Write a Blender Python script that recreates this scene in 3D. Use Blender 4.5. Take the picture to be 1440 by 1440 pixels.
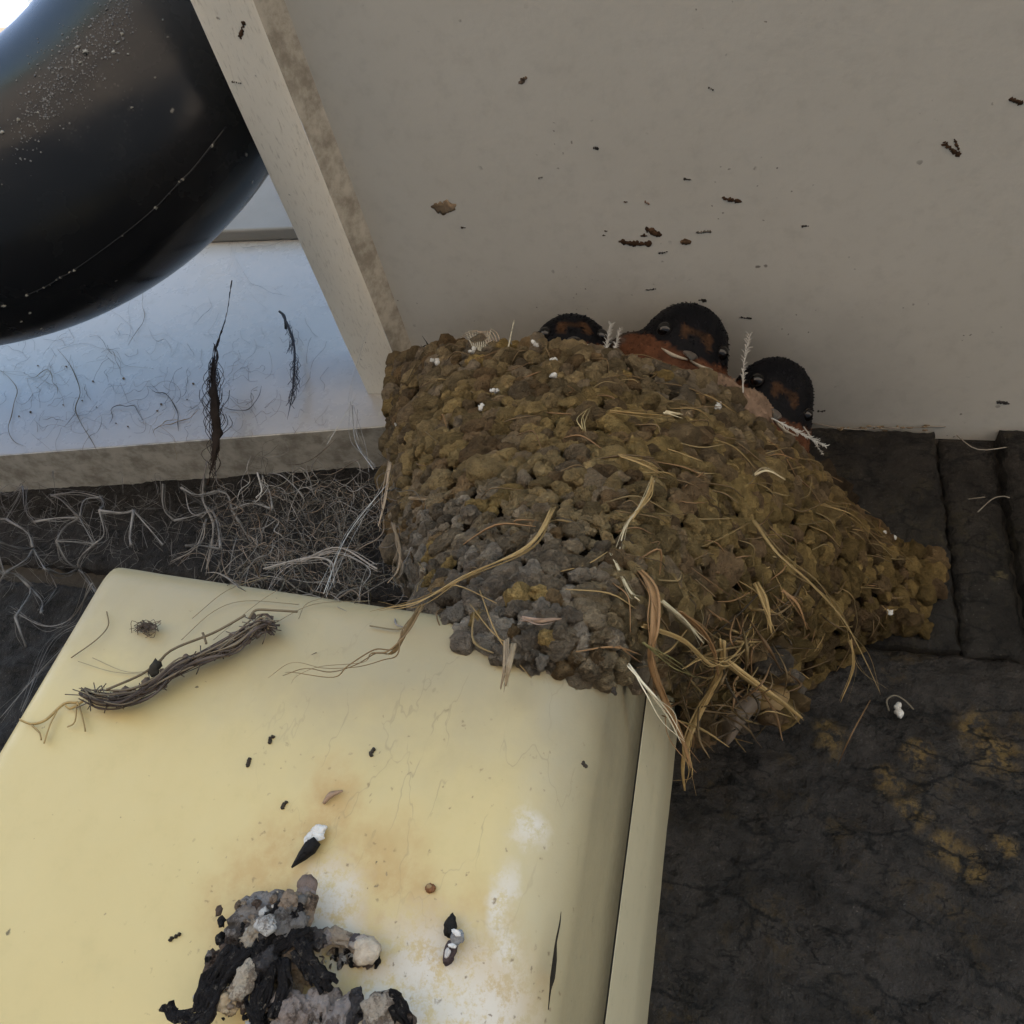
import bpy, bmesh, math, random
import numpy as np
from mathutils import Vector, Matrix, noise as mnoise

random.seed(7); rng = np.random.default_rng(7)
for o in list(bpy.data.objects): bpy.data.objects.remove(o)
S = bpy.context.scene
S.unit_settings.system = 'METRIC'; S.unit_settings.scale_length = 0.01     # 1 unit = 1 cm
COL = S.collection

# ------------------------------------------------------------------ camera
# solved from the photograph's vanishing points (wall normal, vertical)
c0 = np.array([720., 720.])
VN = np.array([990., 1600.]); VZ = np.array([1146., -870.])
FL = math.sqrt(-np.dot(VN-c0, VZ-c0))
Yc = np.array([*(VN-c0), FL]); Yc /= np.linalg.norm(Yc)
Zc = np.array([*(VZ-c0), FL]); Zc /= np.linalg.norm(Zc)
Xc = np.cross(Yc, Zc); Xc /= np.linalg.norm(Xc)
camR = Vector((Xc[0], Yc[0], Zc[0])); camU = Vector((-Xc[1], -Yc[1], -Zc[1])); camB = Vector((-Xc[2], -Yc[2], -Zc[2]))
cam = bpy.data.cameras.new('camera'); camo = bpy.data.objects.new('camera', cam); COL.objects.link(camo)
camo.matrix_world = Matrix(((camR.x, camU.x, camB.x, 0), (camR.y, camU.y, camB.y, 0), (camR.z, camU.z, camB.z, 0), (0, 0, 0, 1)))
cam.sensor_width = 36; cam.lens = FL/1440*36; cam.clip_start = 0.5; cam.clip_end = 200000
S.camera = camo
S.render.resolution_x = 1024; S.render.resolution_y = 1024

# ------------------------------------------------------------------ light
SUN_EL, SUN_ROT = math.radians(29), math.radians(-38)      # sun stands behind the house, to the left
w = bpy.data.worlds.new("World"); S.world = w; w.use_nodes = True
wn = w.node_tree.nodes; wl = w.node_tree.links
sky = wn.new('ShaderNodeTexSky'); sky.sky_type = 'NISHITA'; sky.sun_disc = False
sky.sun_elevation = SUN_EL; sky.sun_rotation = SUN_ROT; sky.air_density = 1.0; sky.dust_density = 2.0
bg = wn['Background']; bg.inputs[1].default_value = 0.15
wl.new(sky.outputs[0], bg.inputs[0])
sun = bpy.data.lights.new('sun', 'SUN'); sun.energy = 5.0; sun.angle = math.radians(0.5); sun.color = (1, .90, .78)
suno = bpy.data.objects.new('sun', sun); COL.objects.link(suno)
sd = Vector((math.sin(SUN_ROT)*math.cos(SUN_EL), math.cos(SUN_ROT)*math.cos(SUN_EL), math.sin(SUN_EL)))
suno.rotation_euler = sd.to_track_quat('Z', 'Y').to_euler()
S.view_settings.view_transform = 'Standard'; S.view_settings.look = 'None'
S.view_settings.exposure = 1.88; S.view_settings.gamma = 1

# ------------------------------------------------------------------ helpers
def P(px, py, y=None, z=None, x=None, d=None):
    """the point seen at photo pixel (px,py) on plane y=, z=, x= or at depth d"""
    v = np.array([px-720., py-720., FL])
    r = np.array([Xc@v, Yc@v, Zc@v])
    if y is not None: t = y/r[1]
    elif z is not None: t = z/r[2]
    elif x is not None: t = x/r[0]
    else: t = d/FL
    return Vector(r*t)
def nz(p, s=1.0, o=0.0): return mnoise.noise(Vector(p)*s+Vector((o, o*1.7, -o)))
def fbm(p, s=1.0, oc=4, o=0.0):
    a = 0; f = s; am = 1.
    for i in range(oc): a += am*nz(p, f, o+i*3.1); f *= 2.1; am *= .5
    return a

class MB:
    def __init__(s): s.v = []; s.f = []; s.c = []; s.n = 0
    def add(s, v, f, col=(1, 1, 1)):
        v = np.asarray(v, float).reshape(-1, 3); f = [tuple(i+s.n for i in q) for q in f]
        s.v.append(v); s.f += f; s.n += len(v)
        col = np.asarray(col, float)
        s.c.append(np.broadcast_to(col, (len(v), 3)) if col.ndim == 1 else col)
    def box(s, a, b, col=(1, 1, 1)):
        x0, y0, z0 = a; x1, y1, z1 = b
        s.add([(x0,y0,z0),(x1,y0,z0),(x1,y1,z0),(x0,y1,z0),(x0,y0,z1),(x1,y0,z1),(x1,y1,z1),(x0,y1,z1)],
              [(0,3,2,1),(4,5,6,7),(0,1,5,4),(1,2,6,5),(2,3,7,6),(3,0,4,7)], col)
    def tube(s, pts, rad, col=(1, 1, 1), n=6, sub=4, flat=1.0, cols=None, up=None):
        pts, rad = smooth(pts, rad, sub); m = len(pts)
        if cols is not None:
            cols = np.asarray(cols, float); t = np.linspace(0, len(cols)-1, m); i = np.clip(t.astype(int), 0, len(cols)-2); col = np.repeat(cols[i]*(1-(t-i))[:, None]+cols[i+1]*(t-i)[:, None], n, 0)
            col = np.vstack([col, cols[0], cols[-1]])
        T = np.gradient(pts, axis=0); T /= np.linalg.norm(T, axis=1)[:, None]+1e-9
        u = np.array(up if up is not None else (0.31, .52, .79)); V = []
        for i in range(m):
            u = u - T[i]*np.dot(u, T[i]); u /= np.linalg.norm(u)+1e-9
            w_ = np.cross(T[i], u)
            for k in range(n):
                a = 2*math.pi*k/n
                V.append(pts[i]+rad[i]*(math.cos(a)*w_+flat*math.sin(a)*u))
        V.append(pts[0]); V.append(pts[-1])
        F = [(i*n+k, i*n+(k+1) % n, (i+1)*n+(k+1) % n, (i+1)*n+k) for i in range(m-1) for k in range(n)]
        F += [(m*n, (k+1) % n, k) for k in range(n)] + [(m*n+1, (m-1)*n+k, (m-1)*n+(k+1) % n) for k in range(n)]
        s.add(V, F, col)
    def blob(s, c, r, col=(1, 1, 1), lv=2, rough=.25, sc=2.2, M=None, amp2=0.0):
        iv, ifc = ICO[lv]
        r = np.array(r if hasattr(r, '__len__') else (r, r, r), float)
        o = random.random()*50
        V = []
        for p in iv:
            k = 1+rough*nz(p, sc*.6, o)+rough*.5*nz(p, sc*1.6, o+9)+amp2*nz(p, sc*4, o+3)
            V.append(p*r*k)
        V = np.array(V)
        if M is not None: V = V@np.array(M).T
        s.add(V+np.array(c), ifc, col)
    def build(s, name, m, parent=None, smooth=True, col=True):
        me = bpy.data.meshes.new(name)
        V = np.vstack(s.v)
        org = np.zeros(3)
        me.from_pydata(V.tolist(), [], s.f); me.update()
        if col:
            a = me.color_attributes.new('tint', 'FLOAT_COLOR', 'POINT')
            C = np.hstack([np.vstack(s.c), np.ones((s.n, 1))]).astype(np.float32); a.data.foreach_set('color', C.ravel())
        if smooth: me.polygons.foreach_set('use_smooth', [True]*len(me.polygons))
        o = bpy.data.objects.new(name, me); COL.objects.link(o); me.materials.append(m)
        if parent: o.parent = parent
        return o
def smooth(pts, rad, sub):
    pts = np.array([list(p) for p in pts], float); n = len(pts)
    rad = np.full(n, rad) if not hasattr(rad, '__len__') else np.array(rad, float)
    if n < 3 or sub <= 1: return pts, rad
    q = np.vstack([2*pts[0]-pts[1], pts, 2*pts[-1]-pts[-2]]); O = []; R = []
    for i in range(n-1):
        a, b, c, d = q[i:i+4]
        for k in range(sub):
            t = k/sub
            O.append(.5*((2*b)+(c-a)*t+(2*a-5*b+4*c-d)*t*t+(3*b-a-3*c+d)*t**3)); R.append(rad[i]*(1-t)+rad[i+1]*t)
    O.append(pts[-1]); R.append(rad[-1])
    return np.array(O), np.array(R)
ICO = {}
for lv in (1, 2, 3, 4):
    bm = bmesh.new(); bmesh.ops.create_icosphere(bm, subdivisions=lv, radius=1)
    ICO[lv] = (np.array([v.co[:] for v in bm.verts]), [tuple(v.index for v in f.verts) for f in bm.faces]); bm.free()

def empty(name, loc=(0, 0, 0)):
    o = bpy.data.objects.new(name, None); COL.objects.link(o); o.location = loc; o.empty_display_size = .5; return o
def tag(o, label=None, cat=None, group=None, kind=None):
    if label: o['label'] = label
    if cat: o['category'] = cat
    if group: o['group'] = group
    if kind: o['kind'] = kind
    return o

# ------------------------------------------------------------------ materials
class NT:
    def __init__(s, name, rough=.6, spec=.5):
        s.m = bpy.data.materials.new(name); s.m.use_nodes = True; s.t = s.m.node_tree; s.N = s.t.nodes; s.L = s.t.links
        s.b = s.N['Principled BSDF']; s.b.inputs['Roughness'].default_value = rough; s.b.inputs['Specular IOR Level'].default_value = spec
        g = s.N.new('ShaderNodeNewGeometry'); s.pos = g.outputs['Position']; s.geo = g
    def lk(s, a, b):
        if isinstance(a, (int, float)): b.default_value = a
        elif isinstance(a, tuple): b.default_value = (*a, 1) if len(a) == 3 and b.type == 'RGBA' else a
        else: s.L.new(a, b)
    def noise(s, sc, det=4, ro=.6, vec=None, dist=0, out='Fac', st=None):
        n = s.N.new('ShaderNodeTexNoise'); n.inputs['Scale'].default_value = sc; n.inputs['Detail'].default_value = det
        n.inputs['Roughness'].default_value = ro; n.inputs['Distortion'].default_value = dist
        v = vec or s.pos
        if st: v = s.scale(v, st)
        s.L.new(v, n.inputs['Vector']); return n.outputs[out]
    def scale(s, v, st):
        n = s.N.new('ShaderNodeVectorMath'); n.operation = 'MULTIPLY'; s.L.new(v, n.inputs[0]); n.inputs[1].default_value = st; return n.outputs[0]
    def voro(s, sc, feat='F1', vec=None, rnd=1, out='Distance'):
        n = s.N.new('ShaderNodeTexVoronoi'); n.feature = feat; n.inputs['Scale'].default_value = sc; n.inputs['Randomness'].default_value = rnd
        s.L.new(vec or s.pos, n.inputs['Vector']); return n.outputs[out]
    def rmp(s, f, a, b, c=0., d=1.):
        n = s.N.new('ShaderNodeMapRange'); n.interpolation_type = 'SMOOTHSTEP'; s.lk(f, n.inputs[0])
        for i, k in enumerate((a, b, c, d)): n.inputs[i+1].default_value = k
        return n.outputs[0]
    def math(s, op, a, b=0.):
        n = s.N.new('ShaderNodeMath'); n.operation = op; s.lk(a, n.inputs[0]); s.lk(b, n.inputs[1]); return n.outputs[0]
    def mul(s, a, b): return s.math('MULTIPLY', a, b)
    def mx(s, a, b): return s.math('MAXIMUM', a, b)
    def mix(s, f, a, b, mode='MIX'):
        n = s.N.new('ShaderNodeMix'); n.data_type = 'RGBA'; n.blend_type = mode
        s.lk(f, n.inputs[0]); s.lk(a, n.inputs[6]); s.lk(b, n.inputs[7]); return n.outputs[2]
    def warp(s, amt, sc, vec=None):
        n = s.noise(sc, 4, .6, vec, out='Color')
        a = s.N.new('ShaderNodeVectorMath'); a.operation = 'SUBTRACT'; s.L.new(n, a.inputs[0]); a.inputs[1].default_value = (.5, .5, .5)
        m = s.N.new('ShaderNodeVectorMath'); m.operation = 'SCALE'; s.L.new(a.outputs[0], m.inputs[0]); m.inputs['Scale'].default_value = amt
        d = s.N.new('ShaderNodeVectorMath'); s.L.new(vec or s.pos, d.inputs[0]); s.L.new(m.outputs[0], d.inputs[1]); return d.outputs[0]
    def spot(s, c, r, vec, inner=.5, st=None):
        d = s.N.new('ShaderNodeVectorMath'); d.operation = 'SUBTRACT'; s.L.new(vec, d.inputs[0]); d.inputs[1].default_value = tuple(c)
        v = d.outputs[0]
        if st: v = s.scale(v, st)
        l = s.N.new('ShaderNodeVectorMath'); l.operation = 'LENGTH'; s.L.new(v, l.inputs[0])
        return s.rmp(l.outputs['Value'], r*inner, r, 1., 0.)
    def spots(s, lst, vec, inner=.5):
        o = None
        for q in lst:
            k = s.spot(q[0], q[1], vec, inner, q[2] if len(q) > 2 else None); o = k if o is None else s.mx(o, k)
        return o
    def attr(s, n='tint'):
        a = s.N.new('ShaderNodeAttribute'); a.attribute_name = n; return a.outputs['Color']
    def col(s, c): s.lk(c, s.b.inputs['Base Color']); return s
    def rough(s, c): s.lk(c, s.b.inputs['Roughness']); return s
    def bump(s, h, st=.3, dist=.1):
        n = s.N.new('ShaderNodeBump'); s.lk(h, n.inputs['Height']); n.inputs['Strength'].default_value = st; n.inputs['Distance'].default_value = dist
        prev = s.b.inputs['Normal'].links
        if prev: s.L.new(prev[0].from_socket, n.inputs['Normal'])
        s.L.new(n.outputs[0], s.b.inputs['Normal']); return s

YW = 20.0                       # wall face
ZS = P(1300, 604, y=YW).z       # soffit underside
YB = 9.0                       # box front
XB = P(955, 1000, y=YW).x       # box right flank
print('FL', FL, 'ZS', ZS, 'XB', XB)

# painted soffit board
t = NT('soffit_paint', .55, .3)
n1 = t.noise(.25, 4, .6); n2 = t.noise(2.2, 5, .65)
c = t.mix(n1, (.575, .545, .47), (.655, .625, .55))
c = t.mix(t.mul(t.rmp(n2, .45, .8), .16), c, (.27, .25, .21))
w1 = t.warp(.25, 3)
sp = t.mul(t.rmp(t.voro(1.1, vec=w1), .05, .085, 1, 0), t.rmp(t.noise(.5, 3), .47, .6))
sp2 = t.mul(t.rmp(t.voro(3.3, vec=w1), .06, .11, 1, 0), t.rmp(t.noise(.35, 3, vec=t.scale(t.pos, (1, 1.2, 1))), .52, .64))
c = t.mix(t.mul(t.mx(sp, sp2), .75), c, (.07, .055, .035))
near = t.spots([((-3, 19.5, 18), 6.5, (.6, 1, 1))], t.warp(2.5, .6), .1)     # soft shadow around the nest, painted into the board colour
c = t.mix(t.mul(near, .62), c, (.10, .098, .095))
t.col(c).bump(t.noise(7, 2, .5), .10, .05).bump(t.noise(26, 2, .5), .10, .02).rough(t.rmp(n2, .3, .8, .42, .6))
M_SOFFIT = t.m

t = NT('trim_paint', .45, .4)
n1 = t.noise(.8, 5, .7); n2 = t.noise(6, 5, .7, st=(2.5, .5, 2.5))
c = t.mix(n1, (.76, .71, .60), (.82, .79, .69))
c = t.mix(t.mul(t.rmp(n2, .52, .75), .5), c, (.26, .23, .17))
w1 = t.warp(.25, 3)
c = t.mix(t.mul(t.rmp(t.voro(2.4, vec=w1), .05, .1, 1, 0), t.mul(t.rmp(t.noise(.7, 3), .45, .6), .7)), c, (.11, .09, .06))
t.col(c).bump(t.noise(4, 4, .6), .15, .06)
M_TRIM = t.m
t = NT('trim_side_dark', .55, .3)  # mottled tone, darker than the trim face
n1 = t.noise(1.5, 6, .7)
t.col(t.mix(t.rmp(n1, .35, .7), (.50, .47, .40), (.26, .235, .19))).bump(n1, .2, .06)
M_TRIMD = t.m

# glossy white fascia
t = NT('fascia_paint', .25, .5)
n1 = t.noise(.5, 5, .65)
c = t.mix(n1, (.33, .32, .30), (.40, .39, .37))
dirt = t.rmp(t.noise(1.3, 6, .75), .55, .72)
c = t.mix(t.mul(dirt, .35), c, (.25, .22, .17))
t.col(c).bump(t.noise(1.2, 4), .15, .1).rough(t.rmp(n1, .3, .7, .2, .38))
M_FASCIA = t.m

# cream plastic of the box
def on_box(px, py): return P(px, py, y=YB)
def cream(name, stains):
    t = NT(name, .42, .4)
    n1 = t.noise(.35, 5, .6); n2 = t.noise(2.5, 6, .7)
    c = t.mix(n1, (.485, .382, .165), (.54, .438, .212))
    c = t.mix(t.mul(t.rmp(n2, .5, .75), .28), c, (.42, .35, .17))
    w1 = t.warp(.5, 2.2); w2 = t.warp(1.3, 1.3); w3 = t.warp(.2, 7)
    sx = t.N.new('ShaderNodeSeparateXYZ'); t.L.new(t.warp(.4, .9), sx.inputs[0])
    c = t.mix(t.mul(t.rmp(sx.outputs[0], -2.6, -1.6), .8), c, (.375, .32, .205))      # greyer and darker towards the flank
    if stains:
        top = t.spots([(on_box(330, 830), 2.9, (.35, .3, 1.2)), (on_box(620, 880), 2.8, (.35, .3, 1)), (on_box(800, 950), 1.6, (.6, .3, 1))], w2, .1)
        c = t.mix(t.mul(top, .75), c, (.26, .225, .15))
        halo = t.spots([(on_box(455, 1155), .75, (1.3, .5, .8)), (on_box(400, 1250), 1.2), (on_box(500, 1260), 1.3), (on_box(480, 1370), 1.6), (on_box(680, 1400), 1.0), (on_box(575, 1330), 1.2)], w2, .2)
        c = t.mix(t.mul(halo, t.rmp(n2, .3, .6,   .25, .75)), c, (.40, .255, .095))
        wh = t.spots([(on_box(465, 1265), .6), (on_box(455, 1310), .7), (on_box(590, 1390), 1.0), (on_box(665, 1430), 1.0), (on_box(705, 1265), .32, (1.6, 1, .5)), (on_box(745, 1160), .33), (on_box(712, 1330), .33, (1, 1, .6)), (on_box(560, 1430), .9)], w1, .15)
        c = t.mix(t.mul(wh, t.rmp(t.noise(5, 5, .8), .36, .56, .1, .9)), c, (.56, .515, .44))
        pep = t.mul(t.rmp(t.voro(6.5, vec=w3), .05, .17, 1, 0), t.mul(t.rmp(t.noise(1.6, 4), .40, .56), t.spots([(on_box(560, 1330), 4.2)], w2, .2)))
        c = t.mix(t.mul(pep, .75), c, (.14, .09, .045))
        # scratches
        sc_ = t.mul(t.rmp(t.voro(1.2, 'DISTANCE_TO_EDGE', vec=t.warp(1.2, 1.0, t.scale(t.pos, (1.2, 1, .5)))), .0, .014, 1, 0), t.mul(t.rmp(t.noise(.9, 3), .44, .54), t.spots([(on_box(650, 1000), 3.4)], w2, .3)))
        c = t.mix(t.mul(sc_, .38), c, (.20, .16, .09))
    fl = t.mul(t.rmp(t.voro(1.5, vec=w3), .03, .055, 1, 0), t.rmp(t.noise(.8, 2), .42, .55))
    c = t.mix(t.mul(fl, .85), c, (.07, .055, .03))
    fl = t.mul(t.rmp(t.voro(5, vec=w3), .04, .09, 1, 0), t.rmp(t.noise(1.1, 2), .46, .58))
    c = t.mix(t.mul(fl, .7), c, (.2, .15, .08))
    t.col(c).bump(t.noise(1.6, 3), .08, .08).bump(t.noise(30, 2), .08, .02).rough(t.rmp(n2, .3, .75, .34, .6))
    return t.m
M_CREAM = cream('cream_plastic', True)
t = NT('cream_plastic_flank', .5, .35)
n1 = t.noise(1.2, 5, .7, st=(1, 1, .25)); n2 = t.noise(4, 6, .7)
c = t.mix(n1, (.42, .365, .235), (.50, .44, .295))
c = t.mix(t.mul(t.rmp(n2, .5, .75), .3), c, (.25, .23, .14))
c = t.mix(t.mul(t.rmp(t.voro(2.2, vec=t.warp(.3, 5)), .03, .07, 1, 0), .7), c, (.08, .06, .04))
t.col(c).bump(n1, .1, .05)
M_CREAM2 = t.m
t = NT('gap_shade', .9, .1); t.col((.02, .017, .012)); M_DARK = t.m  # near-black colour stands in for shade inside the box's gaps

# brick
def brick(name, base, lich, ls, gloss=.6):
    t = NT(name, gloss, .35)
    n1 = t.noise(.7, 6, .7); n2 = t.noise(5, 6, .75); n3 = t.noise(2.0, 6, .75)
    c = t.mix(t.rmp(n1, .35, .65), tuple(.55*k for k in base), tuple(1.5*k for k in base))
    c = t.mix(t.mul(t.rmp(n3, .55, .7), .5), c, tuple(b*2.1 for b in base))
    c = t.mix(t.mul(t.rmp(n2, .5, .62), .45), c, (.012, .011, .010))
    wv = t.warp(.9, 1.6)
    cr = t.mul(t.rmp(t.voro(.62, 'DISTANCE_TO_EDGE', vec=t.warp(.7, 2.4, t.scale(t.pos, (.75, 1, 1.5)))), .0, .055, 1, 0), t.rmp(t.noise(.8, 3), .45, .50))
    cr2 = t.mul(t.rmp(t.voro(1.9, 'DISTANCE_TO_EDGE', vec=t.warp(.5, 4, t.scale(t.pos, (.8, 1, 1.3)))), .0, .06, 1, 0), t.rmp(t.noise(1.2, 3), .48, .56))
    cr = t.mx(cr, cr2)
    if lich:
        l = t.mul(t.spots(lich, wv, .25), t.rmp(t.noise(3.5, 6, .75), .40, .56))
        c = t.mix(t.mul(l, .9), c, ls)
        l2 = t.mul(t.rmp(t.noise(.5, 5, .7), .5, .62), t.rmp(t.noise(3, 6, .75), .44, .6))
        c = t.mix(t.mul(l2, .5), c, tuple(.45*k for k in ls))
    c = t.mix(t.mul(t.rmp(t.voro(9, vec=t.warp(.2, 9)), .05, .16, 1, 0), t.mul(t.rmp(n1, .40, .52), .8)), c, (.17, .16, .145))
    c = t.mix(t.mul(cr, .97), c, (.002, .002, .002))
    t.col(c).bump(n2, .9, .22).bump(t.noise(14, 4, .7, st=(1, 1, .6)), .9, .09).bump(cr, -1., .25)
    t.rough(t.rmp(n3, .3, .7, gloss-.15, gloss+.15))
    return t.m
def wl_(px, py): return P(px, py, y=YW)
LICH = [(wl_(1330, 1190), .55), (wl_(1285, 1140), .5), (wl_(1360, 1215), .55), (wl_(1412, 1190), .38), (wl_(1400, 1060), .8), (wl_(1370, 1020), .6), (wl_(1165, 1035), .55), (wl_(1290, 1060), .45), (wl_(1250, 1100), .45)]
M_BRICK = brick('dark_brick', (.034, .029, .026), LICH, (.19, .125, .042), .42)
M_BRICKT = brick('brown_brick', (.022, .019, .016), [(wl_(1410, 810), .3)], (.12, .10, .05), .7)
M_BRICKL = brick('left_brick_dark', (.018, .017, .017), [], (.1, .1, .1), .75)  # darker brick tone for the left part of the wall
t = NT('batten_paint', .6, .3); n1 = t.noise(.8, 5); t.col(t.mix(n1, (.20, .19, .165), (.27, .255, .225))); M_BATTEN = t.m
t = NT('old_mortar', .9, .2)
n1 = t.noise(3, 6, .75)
t.col(t.mix(n1, (.022, .02, .018), (.075, .066, .055))).bump(n1, .8, .2); M_MORTAR = t.m

# black pipe
t = NT('black_pipe_plastic', .2, .28)
n1 = t.noise(.6, 4, .6)
dust = t.spots([(P(110, 90, d=17), 3.2), (P(20, 150, d=17), 2.4), (P(150, 20, d=17), 2.4)], t.warp(1.5, .8), .2)
sp = t.mul(t.rmp(t.voro(3.2, vec=t.warp(.15, 6)), .07, .24, 1, 0), t.rmp(t.noise(2.2, 4, .7), .42, .60))
spf = t.mul(t.rmp(t.voro(8, vec=t.warp(.1, 10)), .10, .32, 1, 0), t.rmp(t.noise(1.6, 4, .7), .40, .60))
c = t.mix(n1, (.008, .009, .011), (.014, .015, .017))
c = t.mix(t.mul(t.mul(dust, t.rmp(t.noise(1.3, 5, .7), .38, .62)), .3), c, (.15, .15, .15))
c = t.mix(t.mul(t.mul(t.mx(sp, spf), dust), .85), c, (.30, .29, .26))
sp = t.mul(t.rmp(t.voro(.9, vec=t.warp(.15, 6)), .03, .07, 1, 0), .7)
c = t.mix(sp, c, (.35, .33, .28))
t.col(c).rough(t.mx(t.rmp(n1, .3, .7, .17, .30), t.mul(dust, .5))).bump(t.noise(1.1, 3), .06, .1)
M_PIPE = t.m

# mud
t = NT('dried_mud', .92, .15)
a = t.attr(); n1 = t.noise(4, 6, .8); n2 = t.noise(16, 5, .8)
c = t.mix(t.rmp(n1, .3, .7), t.mix(1., a, (.62, .60, .58), 'MULTIPLY'), t.mix(1., a, (1.3, 1.25, 1.15), 'MULTIPLY'))
c = t.mix(t.mul(t.rmp(n2, .5, .7), .45), c, t.mix(1., a, (.35, .33, .32), 'MULTIPLY'))
t.col(c).bump(n1, .9, .22).bump(n2, .9, .08).bump(t.noise(45, 3, .7), .6, .03)
M_MUD = t.m

def tinted(name, rough=.7, spec=.3, var=.4, sc=6, bump=.3, bd=.05, st=None):
    t = NT(name, rough, spec); a = t.attr(); n = t.noise(sc, 5, .7, st=st)
    c = t.mix(t.mul(t.rmp(n, .35, .7), var), a, t.mix(1., a, (.45, .42, .4), 'MULTIPLY'))
    t.col(c).bump(n, bump, bd); return t.m
M_STRAW = tinted('dry_grass', .6, .3, .35, 9, .3, .03)
M_WEB = tinted('dusty_web', .95, .0, .75, 1.2, .2, .02)
M_POOP = tinted('dried_dropping', .6, .16, .55, 7, .7, .08)
t = NT('dried_dropping', .6, .16); a = t.attr(); n1 = t.noise(5, 6, .8); n2 = t.noise(13, 5, .8)
c = t.mix(t.mul(t.rmp(n1, .48, .60), .75), a, t.mix(1., a, (.22, .17, .14), 'MULTIPLY'))
c = t.mix(t.mul(t.rmp(n2, .56, .66), .35), c, (.30, .26, .21))
t.col(c).bump(n1, .9, .12).bump(n2, .8, .05); M_CRUST = t.m
M_FEATHER = tinted('down_feather', .8, .2, .2, 12, .2, .02)
M_PLUM = tinted('nestling_plumage', .55, .10, .25, 9, .5, .05)
t = NT('eye_gloss', .15, .45); t.col((.004, .003, .003)); M_EYE = t.m
M_BILL = tinted('bill_horn', .4, .4, .3, 14, .2, .02)
M_SPLAT = tinted('mud_splat', .8, .2, .6, 6, .8, .05)
t = NT('garden_ground', .9, .2); t.col(t.mix(t.noise(.02, 6, .7), (.47, .385, .29), (.57, .48, .375))); M_GROUND = t.m
t = NT('sandy_paint', .6, .3); n1 = t.noise(.05, 4); t.col(t.mix(n1, (.62, .50, .34), (.70, .58, .42))); M_SAND = t.m

# ------------------------------------------------------------------ the large structure
m = MB(); m.add([(-60000, -60000, -230), (60000, -60000, -230), (60000, 60000, -230), (-60000, 60000, -230)], [(0, 1, 2, 3)])
tag(m.build('ground', M_GROUND, smooth=False, col=False), kind='structure')

# brick wall: mortar core plus bricks (each a part)
wall = tag(empty('brick_wall', (0, YW, -230)), 'dark weathered brick wall behind the mud nest and cream box', 'wall')
def prt(o, root):       # keep world placement under a root that is not at the origin
    o.parent = root; o.matrix_parent_inverse = Matrix.Translation(-Vector(root.location)); return o
m = MB(); m.box((-700, YW+.45, -230), (600, YW+12, 42)); prt(m.build('mortar', M_MORTAR, smooth=False, col=False), wall)
def brick_mesh(x0, x1, z0, z1, y, mat, amp=.10, rag=.10, res=.10):
    nx = max(4, int((x1-x0)/res)); nzz = max(4, int((z1-z0)/res)); V = []; F = []
    for j in range(nzz+1):
        for i in range(nx+1):
            u = i/nx; v = j/nzz; x = x0+(x1-x0)*u; z = z0+(z1-z0)*v
            e = min(u*(x1-x0), (1-u)*(x1-x0), v*(z1-z0), (1-v)*(z1-z0))
            yy = y+amp*fbm((x, 0, z), .9, 4)+.045*fbm((x, 5, z), 4.5, 3)+.18*math.exp(-(e/.12)**1.0)
            if i in (0, nx): x += rag*fbm((x, 3, z), 2.2, 3)
            if j in (0, nzz): z += rag*fbm((x, 7, z), 1.6, 3)
            V.append((x, yy, z))
    n = nx+1
    F = [(j*n+i, j*n+i+1, (j+1)*n+i+1, (j+1)*n+i) for j in range(nzz) for i in range(nx)]
    per = [i for i in range(n)]+[j*n+nx for j in range(1, nzz+1)]+[nzz*n+i for i in range(nx-1, -1, -1)]+[j*n for j in range(nzz-1, 0, -1)]
    k0 = len(V)
    for q in per: V.append((V[q][0], y+1.6, V[q][2]))
    L = len(per)
    F += [(per[(k+1) % L], per[k], k0+k, k0+(k+1) % L) for k in range(L)]
    m = MB(); m.add(V, F); return prt(m.build('brick', mat, col=False), wall)
zb = P(1300, 912, y=YW).z
xa, xb_, xc_, xd_ = P(1331, 750, y=YW).x, P(1338, 750, y=YW).x, P(1420, 750, y=YW).x, P(1427, 750, y=YW).x
print('zb', zb, xa, xb_, xc_, xd_)
brick_mesh(xa-14, xa, zb+.06, ZS-.05, YW-.12, M_BRICKT)
brick_mesh(xb_, xc_, zb+.02, ZS-.22, YW+.06, M_BRICKT)
brick_mesh(xd_, xd_+20, zb+.1, ZS-.05, YW-.25, M_BRICKT)
brick_mesh(xa-14-22, xa-14.8, zb, ZS-.05, YW+.02, M_BRICKL)
brick_mesh(xa-14-46, xa-14-22.8, zb, ZS+10, YW+.02, M_BRICKL)
brick_mesh(-8.6, 16, zb-13, zb-.03, YW+.02, M_BRICK, amp=.14)
brick_mesh(-34, -9.3, zb-13, zb-.7, YW+.05, M_BRICKL, amp=.14)
brick_mesh(-60, -34.7, zb-13, zb-.7, YW+.05, M_BRICKL, amp=.14)
brick_mesh(-30, 0, zb-27, zb-13.7, YW, M_BRICK)
brick_mesh(.7, 30, zb-27, zb-13.7, YW, M_BRICK)

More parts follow.
